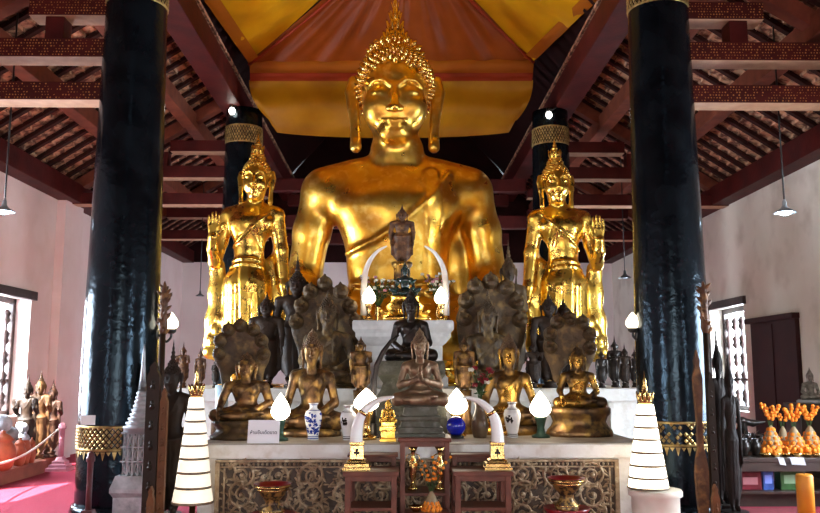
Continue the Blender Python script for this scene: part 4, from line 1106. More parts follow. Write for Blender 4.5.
# ---- vases
def vase_prof(H, R): return [(R*.62,0),(R*.66,H*.03),(R*.60,H*.10),(R*.78,H*.30),(R*.98,H*.55),(R,H*.66),(R*.88,H*.77),(R*.52,H*.84),(R*.42,H*.88),(R*.44,H*.94),(R*.62,H),(R*.55,H),(R*.36,H*.93)]
def vase(label, D, x, yb, yt, wpx, paint=None, group=None):
    p = onz(x, yb, AZ); p = Vector((p.x, D, AZ)) if D else p; D = p.y
    p.x = P(x, yb, D).x; H = P(x, yt, D).z-AZ; R = wpx*px(D)/2
    t = thing('porcelain_vase', label, 'vase', p, group)
    bm = BM(); pr = vase_prof(H, R); lathe(bm, pr, (0,0,0), 32); v = part('vase_body', bm, PORC, t, local=True)
    if paint:
        rnd = random.Random(paint); bm = BM()
        def rad(z):
            for (r0, z0), (r1, z1) in zip(pr, pr[1:]):
                if z0 <= z <= z1 and z1 > z0: return r0+(r1-r0)*(z-z0)/(z1-z0)
            return R
        for zz in (.05, .10, .80, .96):
            r = rad(zz*H)+.0012; lathe(bm, [(r-.002, zz*H-.006), (r, zz*H-.004), (r, zz*H+.004), (r-.002, zz*H+.006)], (0,0,0), 32, caps=False)
        for i in range(90 if paint < 50 else 16):
            a = rnd.uniform(0, 2*PI) if paint < 50 else rnd.uniform(PI*1.2, PI*1.45); z = H*rnd.uniform(.16, .74) if paint < 50 else H*rnd.uniform(.45,.62); w = rnd.uniform(.25, .7)*(1 if paint < 50 else .5); hh = rnd.uniform(.008, .022)
            vs = []
            for k in range(7):
                u = 2*PI*k/7; zz = z+hh*math.sin(u)*(1+.4*math.sin(3*u)); aa = a+w*.5*math.cos(u)*(1+.3*math.cos(2*u)); r = rad(zz)+.0016
                vs.append(bm.verts.new((r*math.cos(aa), r*math.sin(aa), zz)))
            bm.faces.new(vs)
        part('painting', bm, COBALT if paint < 50 else DARKB, v, local=True)
    return t
vase('blue and white painted porcelain vase in front of the brown seated figure', None, 313, 440, 403, 17, 5)
vase('plain white porcelain vase half hidden behind the ivory tusk', None, 348, 440, 405, 16, 61)
vase('white porcelain vase with a small dark mark under the gilt chest', None, 512.5, 437.5, 402, 17, 72)
# ---- blue ball
p = onz(456, 438, AZ); D = p.y; t = thing('glass_ball', 'dark blue glass ball on a small dark stand', 'ball', p)
R = 9.6*px(D); zc = P(456, 426, D).z-AZ
bm = BM(); lathe(bm, [(R*.8,0),(R*.85,.02),(R*.5,.04),(R*.42,zc-R*.9),(R*.6,zc-R*.72),(R*.4,zc-R*.8)], (0,0,0), 22); part('ball_stand', bm, BLK, t, local=True)
bm = BM(); ball(bm, (0,0,zc), R, 28, 18); part('ball', bm, BLUEG, t, local=True)
# ---- dark vase with red flowers
p = onz(480, 437.5, AZ)
spray('dark brown vase of red flowers between the blue ball and white vase', None, p, 14, .17, .40, [PETALR, PETALR, PETALR, PETALW], LEAF,
      ([(.075,0),(.08,.02),(.10,.10),(.095,.2),(.06,.30),(.05,.36),(.07,.42)], M('brown_glaze', (.09,.055,.03), (.16,.10,.05), 12, rough=.3)), 4, .034)
# ---- brass figurine
p = onz(388, 441, AZ); D = p.y; t = thing('figurine', 'small seated brass figurine on a square block beside the lower tusk', 'figurine', p)
Hh = P(388, 400, D).z-AZ
bm = BM(); sqlathe(bm, [(.088,0),(.088,.03),(.075,.04),(.075,.11),(.088,.12),(.088,.16),(.07,.17),(.07,Hh*.46)], (0,0,0)); part('pedestal', bm, GOLDB, t, local=True, smooth=False)
seat_parts(t, 'lap', GOLDB, None, scale=Hh*.52, base=Hh*.45, flame=.25)
# ---- white sign with dark lettering
p = onz(263, 444, AZ); D = 9.03; c = P(263, 443.5, D)
t = thing('paper_sign', 'white paper sign with a line of dark script at the altar edge', 'sign', (c.x, D, AZ)); wv, hv = 31*px(D), 22*px(D)
bm = BM(); vs = []
for yv, zv, in ((0,0.0),(.05,hv)):
    for xv in (-wv/2, wv/2):
        for th in (0,.004): vs.append(bm.verts.new((xv, yv+th, zv)))
for f in ((0,2,6,4),(1,5,7,3),(0,4,5,1),(2,3,7,6),(0,1,3,2),(4,6,7,5)): bm.faces.new([vs[i] for i in f])
card = part('card', bm, PAPER, t, local=True)
bm = BM(); box(bm, -.05, .05, .045, .10, 0, .012); tube(bm, [(0,.095,.01), (0,.052,hv*.75)], .006, 6); part('prop', bm, BLK, t, local=True)
fc = bpy.data.curves.new('lettering', 'FONT'); fc.body = 'ห้ามขึ้นเด็ดขาด'; fc.size = .05; fc.align_x = 'CENTER'; fc.extrude = .0008; fc.materials.append(INK)
fo = bpy.data.objects.new('lettering', fc); COL.objects.link(fo); bpy.context.view_layer.update()
tm = bpy.data.meshes.new_from_object(fo.evaluated_get(bpy.context.evaluated_depsgraph_get())); bpy.data.objects.remove(fo)
fo = link('lettering', tm, card); fo.location = (0, .05*.38-.004, hv*.40); fo.rotation_euler = (math.atan2(hv, .05), 0, 0)
# ---- small framed blue picture beside the serpent statue
D = 10.3; a = P(214.5, 410, D); b = P(229, 385, D); bm = BM(); t = thing('glass_tumbler', 'pale blue glass tumbler beside the small serpent-hooded Buddha', 'tumbler', ((a.x+b.x)/2, D, AZ))
zb = a.z-AZ
lathe(bm, [(.12,0),(.12,zb-.01),(.10,zb)], (0,0,0), 20); part('block', bm, STONE, t, local=True)
bm = BM(); R = (b.x-a.x)/2; lathe(bm, [(R*.85,zb),(R*.88,zb+.01),(R,b.z-AZ),(R*.93,b.z-AZ),(R*.82,zb+.02)], (0,0,0), 24); part('tumbler', bm, M('pale_blue_glass', (.55,.68,.78), rough=.12), t, local=True)
# ================================================================== tables before the altar
def table(label, x0, x1, y0, y1, zt, th, leg, shelves=(), name='altar_table', flare=0, apron=.05, zb=0):
    cx, cy = (x0+x1)/2, (y0+y1)/2
    t = thing(name, label, 'table', (cx, cy, zb))
    bm = BM(); box(bm, x0-.02, x1+.02, y0-.02, y1+.02, zt-th, zt, .008); part('tabletop', bm, TEAK, t)
    for ax, ay in ((x0, y0), (x1, y0), (x0, y1), (x1, y1)):
        sx = 1 if ax == x0 else -1; sy = 1 if ay == y0 else -1
        bm = BM(); box(bm, min(ax, ax+sx*leg), max(ax, ax+sx*leg), min(ay, ay+sy*leg), max(ay, ay+sy*leg), zb+.04, zt-th, .005)
        box(bm, min(ax-sx*flare, ax+sx*(leg+.01)), max(ax-sx*flare, ax+sx*(leg+.01)), min(ay, ay+sy*leg), max(ay, ay+sy*leg), zb, zb+.045, .005); part('leg', bm, TEAK, t)
    bm = BM(); box(bm, x0+leg*.5, x1-leg*.5, y0+.012, y0+.035, zt-th-apron, zt-th+.002, .004); box(bm, x0+leg*.5, x1-leg*.5, y1-.035, y1-.012, zt-th-apron, zt-th+.002, .004)
    for xx in (x0+.012, x1-.035): box(bm, xx, xx+.023, y0+leg*.5, y1-leg*.5, zt-th-apron, zt-th+.002, .004)
    part('apron', bm, TEAK, t)
    for z in shelves:
        bm = BM(); box(bm, x0+.005, x1-.005, y0+.005, y1-.005, z-.03, z, .005); part('shelf', bm, TEAK, t)
    return t
DF = 8.32                                       # front plane of the centre table
zt = P(420, 437, DF+.1).z
table('dark teak centre table with a shelf holding two brass vases', P(400,440,DF).x, P(449.5,440,DF).x, DF, DF+.5, zt, .04, .05, (P(425,493,DF).z,), flare=.03)
o = bpy.data.objects
for ob in list(COL.objects):
    if ob.name.startswith('praying_statue'): ob.location.z = zt
zs1, zs2 = zst, P(370, 453, 8.78).z
for xa, xb, la in ((345, 402, 'left'), (455, 511, 'right')):
    side = 'under the tusk next to the plain white vase' if la == 'left' else 'under the tusk next to the blue ball and flowers'
    X0, X1 = P(xa,480,8.12).x, P(xb,480,8.12).x
    if la == 'left': X1 = min(X1, P(400,440,DF).x-.03)
    else: X0 = max(X0, P(449.5,440,DF).x+.03)
    table('low dark teak table '+side, X0, X1, 8.12, 8.56, zs1, .045, .055, (P(370,508,8.12).z,))
    table('taller narrow teak stand '+('behind the low table next to the plain white vase' if la == 'left' else 'behind the low table next to the blue ball'), X0+.01, X1-.01, 8.64, 8.88, zs2, .03, .045, (zs2-.2,), name='altar_stand')
zsh = P(425,493,DF).z
for xx, lb in ((413, 'brass flower vase on the centre table shelf, nearer the tusk and figurine side'), (440, 'brass flower vase on the centre table shelf, nearer the blue ball')):
    D = DF+.22; p = P(xx, 490, D); Hh = P(xx,447,D).z-zsh
    t = thing('brass_vase', lb, 'vase', (p.x, D, zsh), 'brass vases on the shelf')
    bm = BM(); R = .052; lathe(bm, [(R,0),(R,.02),(R*.45,Hh*.14),(R*.4,Hh*.22),(R*.62,Hh*.3),(R*.8,Hh*.5),(R*.85,Hh*.62),(R*.5,Hh*.72),(R*.38,Hh*.80),(R*.5,Hh*.9),(R*1.0,Hh),(R*.9,Hh),(R*.35,Hh*.85)], (0,0,0), 24); part('vase_body', bm, BRASS, t, local=True)
    bm = BM()
    for s in (-1, 1): tube(bm, [(s*R*.75,0,Hh*.62),(s*R*1.25,0,Hh*.68),(s*R*1.2,0,Hh*.8),(s*R*.45,0,Hh*.84)], .007, 6)
    part('handles', bm, BRASS, t, local=True)
def marigold(label, base, H, R, stemh, nst, seed, group, name='marigold_cone', rows=3):
    """banana-leaf cone ringed with marigolds and flower spikes"""
    rnd = random.Random(seed); t = thing(name, label, 'offering', base, group)
    bm = BM(); lathe(bm, [(R*.9,0),(R,H*.1),(R*.75,H*.5),(R*.35,H*.85),(R*.1,H)], (0,0,0), 16); c = part('cone', bm, M('cone_leaf', (.30,.22,.12), rough=.6) if 'cone_leaf' not in bpy.data.materials else bpy.data.materials['cone_leaf'], t, local=True)
    bm = BM()
    for j in range(rows):
        z = H*(.10+.15*j); rr = R*(1.04-.17*j); m_ = max(5, int(13-2*j))
        for i in range(m_): ball(bm, (rr*math.cos(i*2*PI/m_+j), rr*math.sin(i*2*PI/m_+j), z), R*.25, 7, 5)
    part('garland', bm, MARI, t, local=True)
    for i in range(nst):
        a = -1+2*i/max(1, nst-1)+rnd.uniform(-.15,.15); tip = Vector((a*stemh*.5, rnd.uniform(-.3,.2)*stemh*.4, H+stemh*rnd.uniform(.8,1)))
        bm = BM(); tube(bm, [(0,0,H*.8), (tip.x*.45, tip.y*.4, H+stemh*.5), tip], .005, 5); s = part('flower_stem', bm, LEAF, t, local=True)
        bm = BM()
        for k in range(5):
            u = .36+.64*k/4; b = Vector((tip.x*u**1.3, tip.y*u, H+(tip.z-H)*u)); ball(bm, b+Vector((rnd.uniform(-1,1)*.012, -.01, 0)), R*rnd.uniform(.16,.22), 7, 5)
        part('blossoms', bm, MARI, s, local=True)
    return t
D = 8.14; p = P(431.5, 511, D)
tz = thing('offering_stool', 'small dark teak stool in front of the centre table', 'stool', (P(430,511,D).x, D, 0)); zz = p.z
bm = BM(); box(bm, P(405,511,D).x, P(449,511,D).x, D-.1, D+.12, zz-.03, zz, .006); part('stool_top', bm, TEAK, tz)
for sx in (406, 445):
    for yy in (D-.09, D+.08):
        bm = BM(); xq = P(sx,511,D).x; box(bm, xq, xq+.035, yy, yy+.035, 0, zz-.03, .004); part('leg', bm, TEAK, tz)
marigold('orange marigold offering cone on the stool before the centre table', p, (511-492)*px(D), .082, (492-458)*px(D), 5, 3, None)
bp = P(418, 510, D); bm = BM(); lathe(bm, [(.035,0),(.035,.01),(.06,.03),(.075,.055),(.068,.055),(.05,.025),(.0,.02)], (0,0,0), 22); bmesh.ops.translate(bm, verts=bm.verts, vec=Vector((bp.x-.02, D-.02, zz)))
solo('brass_bowl', bm, BRASS, 'little brass bowl on the stool beside the marigold cone', 'bowl', (bp.x-.02, D-.02, zz))
# ---- lacquer pedestal trays
for xx, yr, lb in ((273, 484, 'red and gold lacquer pedestal tray before the carved panel on the white sign side'), (566, 478, 'red and gold lacquer pedestal tray before the carved panel on the white vase side')):
    D = 8.35; r = P(xx, yr, D); t = thing('lacquer_tray', lb, 'tray', (r.x, D, 0), 'lacquer pedestal trays'); z = r.z; R = 18*px(D)
    bm = BM(); lathe(bm, [(.26,0),(.26,.05),(.20,.08),(.14,.14),(.12,.20),(.20,z-.33),(.235,z-.28),(.225,z-.28),(.17,z-.31)], (0,0,0), 30); part('lower_tray', bm, RED, t, local=True)
    bm = BM(); lathe(bm, [(.10,z-.34),(.12,z-.26),(.075,z-.20),(.07,z-.16),(.10,z-.12),(.12,z-.105),(R*.8,z-.06),(R*.95,z-.02),(R,z)], (0,0,0), 32, caps=False); part('bowl_outside', bm, LACG, t, local=True)
    bm = BM(); lathe(bm, [(R,z),(R*1.02,z+.006),(R*.95,z+.004),(R*.85,z-.025),(R*.6,z-.045),(.0005,z-.05)], (0,0,0), 32, caps=False); part('bowl_inside', bm, RED, t, local=True)
    bm = BM()
    for j in range(2):
        lathe(bm, [(R*(.82+.12*j)+.004,z-.056+.03*j),(R*(.82+.12*j)+.010,z-.05+.03*j),(R*(.83+.12*j)+.004,z-.044+.03*j)], (0,0,0), 32, caps=False)
    lathe(bm, [(.124,z-.262),(.13,z-.256),(.124,z-.25)], (0,0,0), 24, caps=False); part('gold_rings', bm, BRASS, t, local=True)
# ================================================================== tiered white cloth parasols
def tiered(label, D, x, ys, ws, glow, sx0=1, foot=None, lean=0):
    """ys: pixel rows of the tier edges from the top down, ws: widths"""
    T = M('lit_tier_cloth' if glow > 1 else 'self_lit_tier_cloth', (.86,.84,.80), rough=.8, emit=(1,.86,.62), es=glow)
    b = P(x, ys[-1], D); zfoot = foot if foot is not None else 0
    t = thing('tiered_parasol', label, 'parasol', (b.x, D, zfoot))
    bm = BM(); lathe(bm, [(.12,0),(.12,.03),(.03,.05),(.03,b.z-zfoot+.02)], (0,0,0), 16); part('pole', bm, BRASS, t, local=True)
    for i in range(len(ys)-1):
        z0, z1 = P(x, ys[i+1], D).z-zfoot, P(x, ys[i], D).z-zfoot
        r0, r1 = ws[i+1]*px(D)/2, ws[i]*px(D)/2; h = z1-z0
        bm = BM(); lathe(bm, [(r0*.99,z0+h*.04),(r0,z0+h*.10),(r1*.99+.3*(r0-r1),z0+h*.92),(r1*.9,z0+h*1.0)], (0,0,0), 32); o_ = part('tier', bm, T, t, local=True)
        bm = BM(); lathe(bm, [(r0*.90,z0-h*.03),(r0*1.03,z0),(r0*1.03,z0+h*.15),(r0*.94,z0+h*.17)], (0,0,0), 32); part('tier_rim', bm, M('tier_braid', (.34,.24,.13), (.14,.11,.08), 20, rough=.5) if 'tier_braid' not in bpy.data.materials else bpy.data.materials['tier_braid'], o_, local=True)
    zt_ = P(x, ys[0], D).z-zfoot; r = ws[0]*px(D)/2
    bm = BM(); lathe(bm, [(r*.9,zt_),(r*.95,zt_+.05),(r*.6,zt_+.07),(r*.7,zt_+.10),(r*.35,zt_+.12),(r*.4,zt_+.16),(r*.2,zt_+.20),(r*.28,zt_+.23),(r*.1,zt_+.26),(.002,zt_+.34)], (0,0,0), 18)
    for i in range(10): spike(bm, (r*.85*math.cos(i*.628), r*.85*math.sin(i*.628), zt_+.05), (.3*math.cos(i*.628), .3*math.sin(i*.628), 1), .02, .09, 5)
    part('finial', bm, BRASS, t, local=True); return t
tiered('white tiered cloth parasol beside the brown wooden boards', 8.55, 192.5, [397,410,422,434,446,459,473,488,503], [13,16,19,22,25,28,31,34,39], .9)  # cloth is no lamp: its weak emission stands in for strong light on it
D = 8.5; p = P(650, 489, D); ped = thing('round_pedestal', 'cream round pedestal under the glowing tiered parasol', 'pedestal', (P(655,489,D).x, D, 0))
bm = BM(); lathe(bm, [(.27,0),(.27,.05),(.235,.06),(.235,p.z-.08),(.265,p.z-.06),(.265,p.z-.015),(.255,p.z)], (0,0,0), 40); part('drum', bm, M('cream_stucco', (.84,.78,.66), (.78,.70,.56), 5, rough=.7), ped, local=True)
tiered('glowing tiered parasol lit from inside on the cream round pedestal', 8.5, 648.5, [404,416,428,440,453,466,478,488], [15,19,22,25,29,33,36,39], 3.2, foot=p.z)
DULLW = M('dull_red_brown_wood', (.075,.032,.018), (.035,.016,.010), 8, rough=.55, bump=.3, bscale=26, spec=.2)
BLKWOOD = M('blackened_wood', (.010,.007,.006), (.020,.013,.010), 8, rough=.6, bump=.4, bscale=26, spec=.2)
# ================================================================== AISLES, WALL LAMPS, SIDE TABLE
def P3(x, y, D): p = P(x, y, D); return Vector((p.x, D, p.z))
# ---- pendant lamps
ENAM = M('dark_enamel_shade', (.06,.065,.06), rough=.35); SHW = M('pendant_glow', (.9,.95,1), rough=.5, emit=(.62,.82,1), es=30)
SHD = M('pendant_white_inside', (.30,.34,.36), rough=.4)
def pendant(label, x, y, D, wpx, lit):
    p = P3(x, y, D); r = wpx*px(D)/2; zt = roofz(p.x)-.06
    t = thing('pendant_lamp', label, 'lamp', p, 'pendant lamps of the aisles')
    bm = BM(); tube(bm, [(0,0,.0+r*1.1), (0,0,zt-p.z)], .011, 6); part('lamp_cord', bm, BLK, t, local=True)
    bm = BM(); lathe(bm, [(r,0),(r*.93,r*.10),(r*.6,r*.30),(r*.34,r*.48),(r*.22,r*.7),(r*.20,r*1.05),(r*.12,r*1.2),(.012,r*1.3)], (0,0,0), 26, caps=False)
    lathe(bm, [(r*.98,.004),(r*.6,r*.26),(r*.30,r*.44)], (0,0,0), 26, caps=False); part('lamp_shade', bm, ENAM if not lit else SHD, t, local=True)
    bm = BM(); ball(bm, (0,0,r*.12), r*(.62 if lit else .42), 16, 10, (1,1,.55)); part('bulb', bm, SHW if lit else SHD, t, local=True)
pendant('lit pendant lamp with bluish glow hanging before the pink wall', 4, 212, 9.84, 21, True)
pendant('lit pendant lamp with bluish glow hanging above the dark wall board', 785, 213, 10.0, 22, True)
pendant('small dark pendant lamp hanging far back behind the wooden statues', 200, 296, 19.5, 9, False)
pendant('small dark pendant lamp hanging far back beyond the black silhouettes', 625, 278, 17.0, 13, False)
# ---- wall lamps on the front columns
def column_lamp(label, x, yb, yt, D, colx, group='bracket lamps on the columns'):
    p = P3(x, yb, D); t = thing('bracket_lamp', label, 'lamp', p, group); sg = 1 if colx < p.x else -1
    H = P(x, yt, D).z-p.z; R = 7*px(D)
    bm = BM(); xc = colx-p.x
    tube(bm, smoothp([(0,0,0),(0,0,-.06),(-sg*.05,0,-.11),(xc*.6,0,-.06),(xc,0,-.03)]), .014, 8); lathe(bm, [(.03,-.02),(.055,0),(.06,.03),(.05,.035)], (0,0,0), 16); ball(bm, (xc,0,-.03), .05, 12, 8, (.5,1,1.4)); part('lamp_bracket', bm, BLK, t, local=True)
    bm = BM(); lathe(bm, bud_prof(R, H-.02), (0,0,.03), 22); part('lamp_globe', bm, LAMPY, t, local=True); return t
column_lamp('lit bud lamp bracketed on the black column over the grey stupa', 171, 332, 313, D1, -CX+crad(.4)-.01)
column_lamp('lit bud lamp bracketed on the black column over the tiered parasol that glows', 633, 331, 313, D1, CX-crad(.4)+.01)
# ---- bare bulbs under the beams
for x, y, D, lb in ((232,111,D2-.35,'bare bulb at the top of the back column near the bare tie beams'), (549,115,D2-.35,'bare bulb at the top of the back column by the dark gallery'), (618,-1,10.9,'bare bulb beside the gold band of the near column')):
    p = P3(x, y, D); t = thing('spot_bulb', lb, 'lamp', p, 'bare bulbs under the beams')
    bm = BM(); ball(bm, (0,0,0), .058, 16, 10, (1,1,1.2)); part('bulb', bm, M('lit_bare_bulb', (.95,.95,.9), emit=(1,.95,.85), es=16) if 'lit_bare_bulb' not in bpy.data.materials else bpy.data.materials['lit_bare_bulb'], t, local=True)
    zt = EYE+4.99-p.z; sx = (3.05 if p.x > 0 else -3.05)-p.x
    bm = BM(); tube(bm, [(0,0,.08),(sx*.5,0,.08+(zt-.08)*.5),(sx,0,zt+.02)], .02, 8); lathe(bm, [(.05,.06),(.05,.14),(.02,.16)], (0,0,0), 12); part('holder', bm, BLK, t, local=True)
# ---- grey stupa and wooden boards by the left-hand column
SILV = M('grey_silver_paint', (.52,.54,.56), (.28,.30,.32), 8, rough=.5, metal=.3, bump=.3, bscale=30)
D = 8.72; c = P3(137, 513, D); m = px(D); zb = 0
t = thing('miniature_stupa', 'grey openwork miniature stupa standing beside the banded black column', 'stupa', (c.x, D, 0))
Z = lambda y: P(137, y, D).z
bm = BM(); sqlathe(bm, [(.22,0),(.22,.06),(.19,.08),(.19,Z(495)),(.22,Z(490)),(.22,Z(486)),(.20,Z(480)),(.18,Z(474))], (0,0,0)); part('stupa_base', bm, SILV, t, local=True, smooth=False)
bm = BM(); r = .135; n = 5
for i in range(n+1):
    a = -r+2*r*i/n
    for (x0, y0) in ((a, -r), (a, r), (-r, a), (r, a)): tube(bm, [(x0,y0,Z(474)),(x0,y0,Z(432))], .011, 5)
for k in range(3):
    z0, z1 = Z(474-14*k), Z(474-14*(k+1))
    for i in range(n):
        a, b = -r+2*r*i/n, -r+2*r*(i+1)/n
        for f in (lambda u: (u,-r), lambda u: (-r,u), lambda u: (r,u)):
            tube(bm, [(*f(a),z0),(*f((a+b)/2),(z0+z1)/2+.02),(*f(b),z1)], .009, 4); tube(bm, [(*f(b),z0),(*f((a+b)/2),(z0+z1)/2-.02),(*f(a),z1)], .009, 4)
    sqlathe(bm, [(r+.015,z1-.008),(r+.015,z1+.008)], (0,0,0))
part('lattice', bm, SILV, t, local=True, smooth=False)
bm = BM(); prof = [(.17,Z(433)),(.17,Z(428))]; y = 428; w = .175
while y > 392: prof += [(w,Z(y)),(w,Z(y-2)),(w*.80,Z(y-2.6)),(w*.80,Z(y-4))]; w *= .87; y -= 4.2
prof += [(w*.9,Z(391)),(w*.55,Z(378)),(.022,Z(368)),(.014,Z(352)),(.002,Z(344))]; lathe(bm, prof, (0,0,0), 24, rot=PI/8); part('spire', bm, SILV, t, local=True)
BOARD = M('brown_board', (.17,.07,.025), (.10,.04,.016), 4, spec=.25, rough=.5, bump=.25, bscale=10); BOARDD = M('dark_board', (.030,.016,.008), (.016,.009,.005), 4, spec=.25, rough=.5, bump=.25, bscale=10)
def post(name, label, cat, x0, x1, ytop, D, mat, dpt=.06, point=True, group=None):
    a, b = P3(x0, 440, D), P3(x1, 440, D); zt = P(x0, ytop, D).z; cx = (a.x+b.x)/2; w = (b.x-a.x)/2
    t = thing(name, label, cat, (cx, D, 0), group)
    bm = BM(); h = zt
    prism(bm, [(-w,.05),(w,.05),(w,h-.14),(w*.5,h-.08),(w*.62,h-.05),(0,h),(-w*.62,h-.05),(-w*.5,h-.08),(-w,h-.14)] if point else [(-w,.05),(w,.05),(w,h),(-w,h)], -dpt/2, dpt/2)
    for k in range(7):
        zz = .25+(h-.5)*k/6; spike(bm, (0,-dpt/2+.002,zz), (0,-1,.6), w*.45, w*.6, 6); spike(bm, (0,-dpt/2+.002,zz+.05), (0,-1,-.6), w*.3, w*.5, 6)
    part('board', bm, mat, t, local=True, smooth=False)
    bm = BM(); box(bm, -w-.02, w+.02, -dpt/2-.05, dpt/2+.05, 0, .06, .006); part('foot', bm, mat, t, local=True); return t
post('carved_board', 'wide dark carved board half covering the grey stupa', 'carved board', 145, 158, 362, 8.42, BOARDD)
post('carved_board', 'narrow light brown carved board between the grey stupa and white tiered parasol', 'carved board', 159, 166.5, 388, 8.44, BOARD)
# tall carved finial pole with leafy top, one at each column
def pole(label, x, ytop, D, zcut, seed):
    p = P3(x, ytop, D); t = thing('carved_pole', label, 'carved pole', (p.x, D, 0), 'carved poles'); h = p.z
    bm = BM(); lathe(bm, [(.07,0),(.07,.05),(.04,.08),(.033,h*.5),(.03,h-.55)], (0,0,0), 14); part('shaft', bm, BOARDD, t, local=True)
    rnd = random.Random(seed); bm = BM(); lathe(bm, [(.03,h-.56),(.05,h-.5),(.035,h-.3),(.045,h-.2),(.02,h-.05),(.004,h)], (0,0,0), 12)
    for k in range(26):
        a = rnd.uniform(0, 6.28); zz = h-.55+.5*k/26; spike(bm, (.03*math.cos(a), .03*math.sin(a), zz), (math.cos(a), math.sin(a), .8), .02, .07, 6)
    part('leafy_finial', bm, BWOOD, t, local=True); return t
pole('tall dark carved pole with leafy top rising behind the bracket lamp and stupa', 165, 281, 8.76, 0, 1)
pole('tall carved pole with orange brown leafy top against the column by the dark wall board', 703, 281, 8.78, 0, 2)
def rain(label, D, x, ytop, mat, pose='sides', wide=.8, flame=.8, rot=0):
    return stander(label, D, x, ytop, pose, mat, zb=0, flame=flame, group='slim tall wooden statues', rot=rot, ped=.05, wide=wide)
rain('slim dark wooden statue standing under the bracket lamp behind the light board', 9.05, 174, 338, SMOKE)
rain('tall dark statue standing before the barred window next to the dark wall board', 9.55, 715, 322, BLKWOOD, wide=.36)
rain('second tall dark statue, next to the side table of marigolds', 9.1, 727, 350, BLKWOOD, wide=.36, flame=.6)
# carved paddle and slim brown wooden statue before the other column
D = 8.58; a = P3(700, 513, D); t = thing('wooden_paddle', 'long brown wooden paddle with broad lower blade standing before the column', 'paddle', (P(700,440,D).x, D, 0))
Z = lambda y: P(700, y, D).z; w = px(D)
bm = BM(); pts = [(-3.6,.04),(3.6,.04),(5.6,Z(500)),(6.6,Z(472)),(5.0,Z(458)),(2.8,Z(448)),(2.5,Z(420)),(4.2,Z(395)),(4.6,Z(378)),(2.2,Z(366)),(2.6,Z(360)),(0,Z(350))]
pts = [(x*w, z) for x, z in pts]+[(-x*w, z) for x, z in reversed(pts[1:-1])]; pts = pts[:12]+[(-x, z) for x, z in [(q0*1, q1) for q0, q1 in pts[1:11]][::-1]]
prism(bm, [(-3.6*w,.04)]+pts[1:], -.025, .025); part('blade', bm, BWOOD, t, local=True)
bm = BM(); box(bm, -.09, .09, -.07, .07, 0, .05, .006); part('foot', bm, BOARDD, t, local=True)
post('carved_board', 'narrow dark carved board between the paddle and the tall dark statue', 'carved board', 709, 716, 372, 8.56, BOARDD)
post('carved_board', 'short brown pointed board at the foot of the paddle', 'carved board', 709, 716, 484, 8.36, BOARD)
post('carved_board', 'short brown pointed board beside the white tiered parasol foot', 'carved board', 150, 157, 486, 8.22, BOARD)
# ---- pink-lit aisle: platform, urns, statues, stanchion and rope
PLAT = M('brown_red_platform', (.26,.075,.045), (.18,.05,.03), 4, rough=.6)
CLAY = M('red_orange_clay', (.38,.085,.03), (.26,.055,.022), 9, rough=.55, bump=.2, bscale=30)
SGREY = M('grey_white_stone', (.36,.36,.37), (.17,.17,.19), 7, rough=.7, bump=.5, bscale=18)
t = thing('wall_platform', 'low brown platform along the pink wall carrying clay urns', 'platform', (-5.9, 11, 0))
bm = BM(); box(bm, -XW+.01, -5.57, 8.6, 13.42, 0, .16, .01); part('platform_body', bm, PLAT, t)
bm = BM(); box(bm, -XW+.01, -5.54, 8.57, 13.45, .16, .21, .01); part('platform_top', bm, PLAT, t)
def urn(label, x, yb, yt, wpx, D, lid=True, mat=CLAY, knob=None):
    p = P3(x, yb, D); p.z = .21; p.x = min(max(p.x, -6.2), -5.6); H = P(x, yt, D).z-.21; r = wpx*px(D)/2
    t = thing('clay_urn', label, 'urn', p, 'urns on the wall platform')
    bm = BM(); lathe(bm, [(r*.62,0),(r*.8,H*.10),(r,H*.34),(r*.96,H*.52),(r*.7,H*.66),(r*.62,H*.70),(r*.72,H*.73)], (0,0,0), 24); part('pot', bm, mat, t, local=True)
    bm = BM(); lathe(bm, [(r*.76,H*.73),(r*.78,H*.76),(r*.5,H*.86),(r*.16,H*.92),(r*.2,H*.96),(.002,H)], (0,0,0), 24); part('lid', bm, knob or mat, t, local=True)
urn('round clay urn at the near edge of the photo, largest of the urns', 3, 474, 430, 26, 12.0)
urn('squat clay urn in the front of the platform with a white lid', 13, 470, 449, 13, 12.15, knob=SGREY)
urn('clay urn behind the squat white-lidded urn', 19, 462, 437, 13, 12.55)
urn('tall clay urn with a pale domed lid near the stanchion', 27, 461, 431, 12, 12.72, knob=SGREY)
urn('clay urn at the platform end closest to the stanchion post', 33, 459, 437, 9, 12.95)
for x, y, D, r, lb in ((3,424,12.75,.13,'grey white stone lump on the sill side beside the largest urn'), (12,434,12.9,.10,'grey white stone lump behind the squat urn'), (23,428,13.15,.09,'grey white stone lump behind the tall urn')):
    p = P3(x, y, D); bx_ = max(p.x, -6.15); t = thing('stone_lump', lb, 'stone', (bx_, D, .21), 'grey stone lumps')
    h = p.z-.21; bm = BM(); lathe(bm, [(r*.9,0),(r*.7,.04),(r*.45,h*.5),(r*.6,h-r*.8)], (0,0,0), 14); part('stone_foot', bm, SGREY, t, local=True)
    S = SDF(); S.ell((0,0,h), (r,r*.9,r*1.1), .03); S.ell((.03,-r*.6,h-.3*r), (r*.55,r*.5,r*.5), .03); S.ell((-.05,-r*.2,h+.5*r), (r*.6,r*.6,r*.6), .03)
    link('stone', S.mesh(.016, 'stone', SGREY), t)
b = thing('plinth_block', 'low dark block under two standing wooden statues by the pink wall', 'plinth', (-6.0, 14, 0))
bm = BM(); box(bm, -6.25, -5.83, 13.57, 14.5, 0, .13, .01); part('block', bm, PLAT, b); bm = BM(); box(bm, -6.27, -5.81, 13.55, 14.52, .13, .16, .008); part('slab', bm, PLAT, b)
stander('dark wooden standing statue nearest the window bars with pointed crown', 13.2, 29, 374, 'both', SMOKE, zb=.21, flame=.6, group='wooden statues by the pink wall', wide=.82)
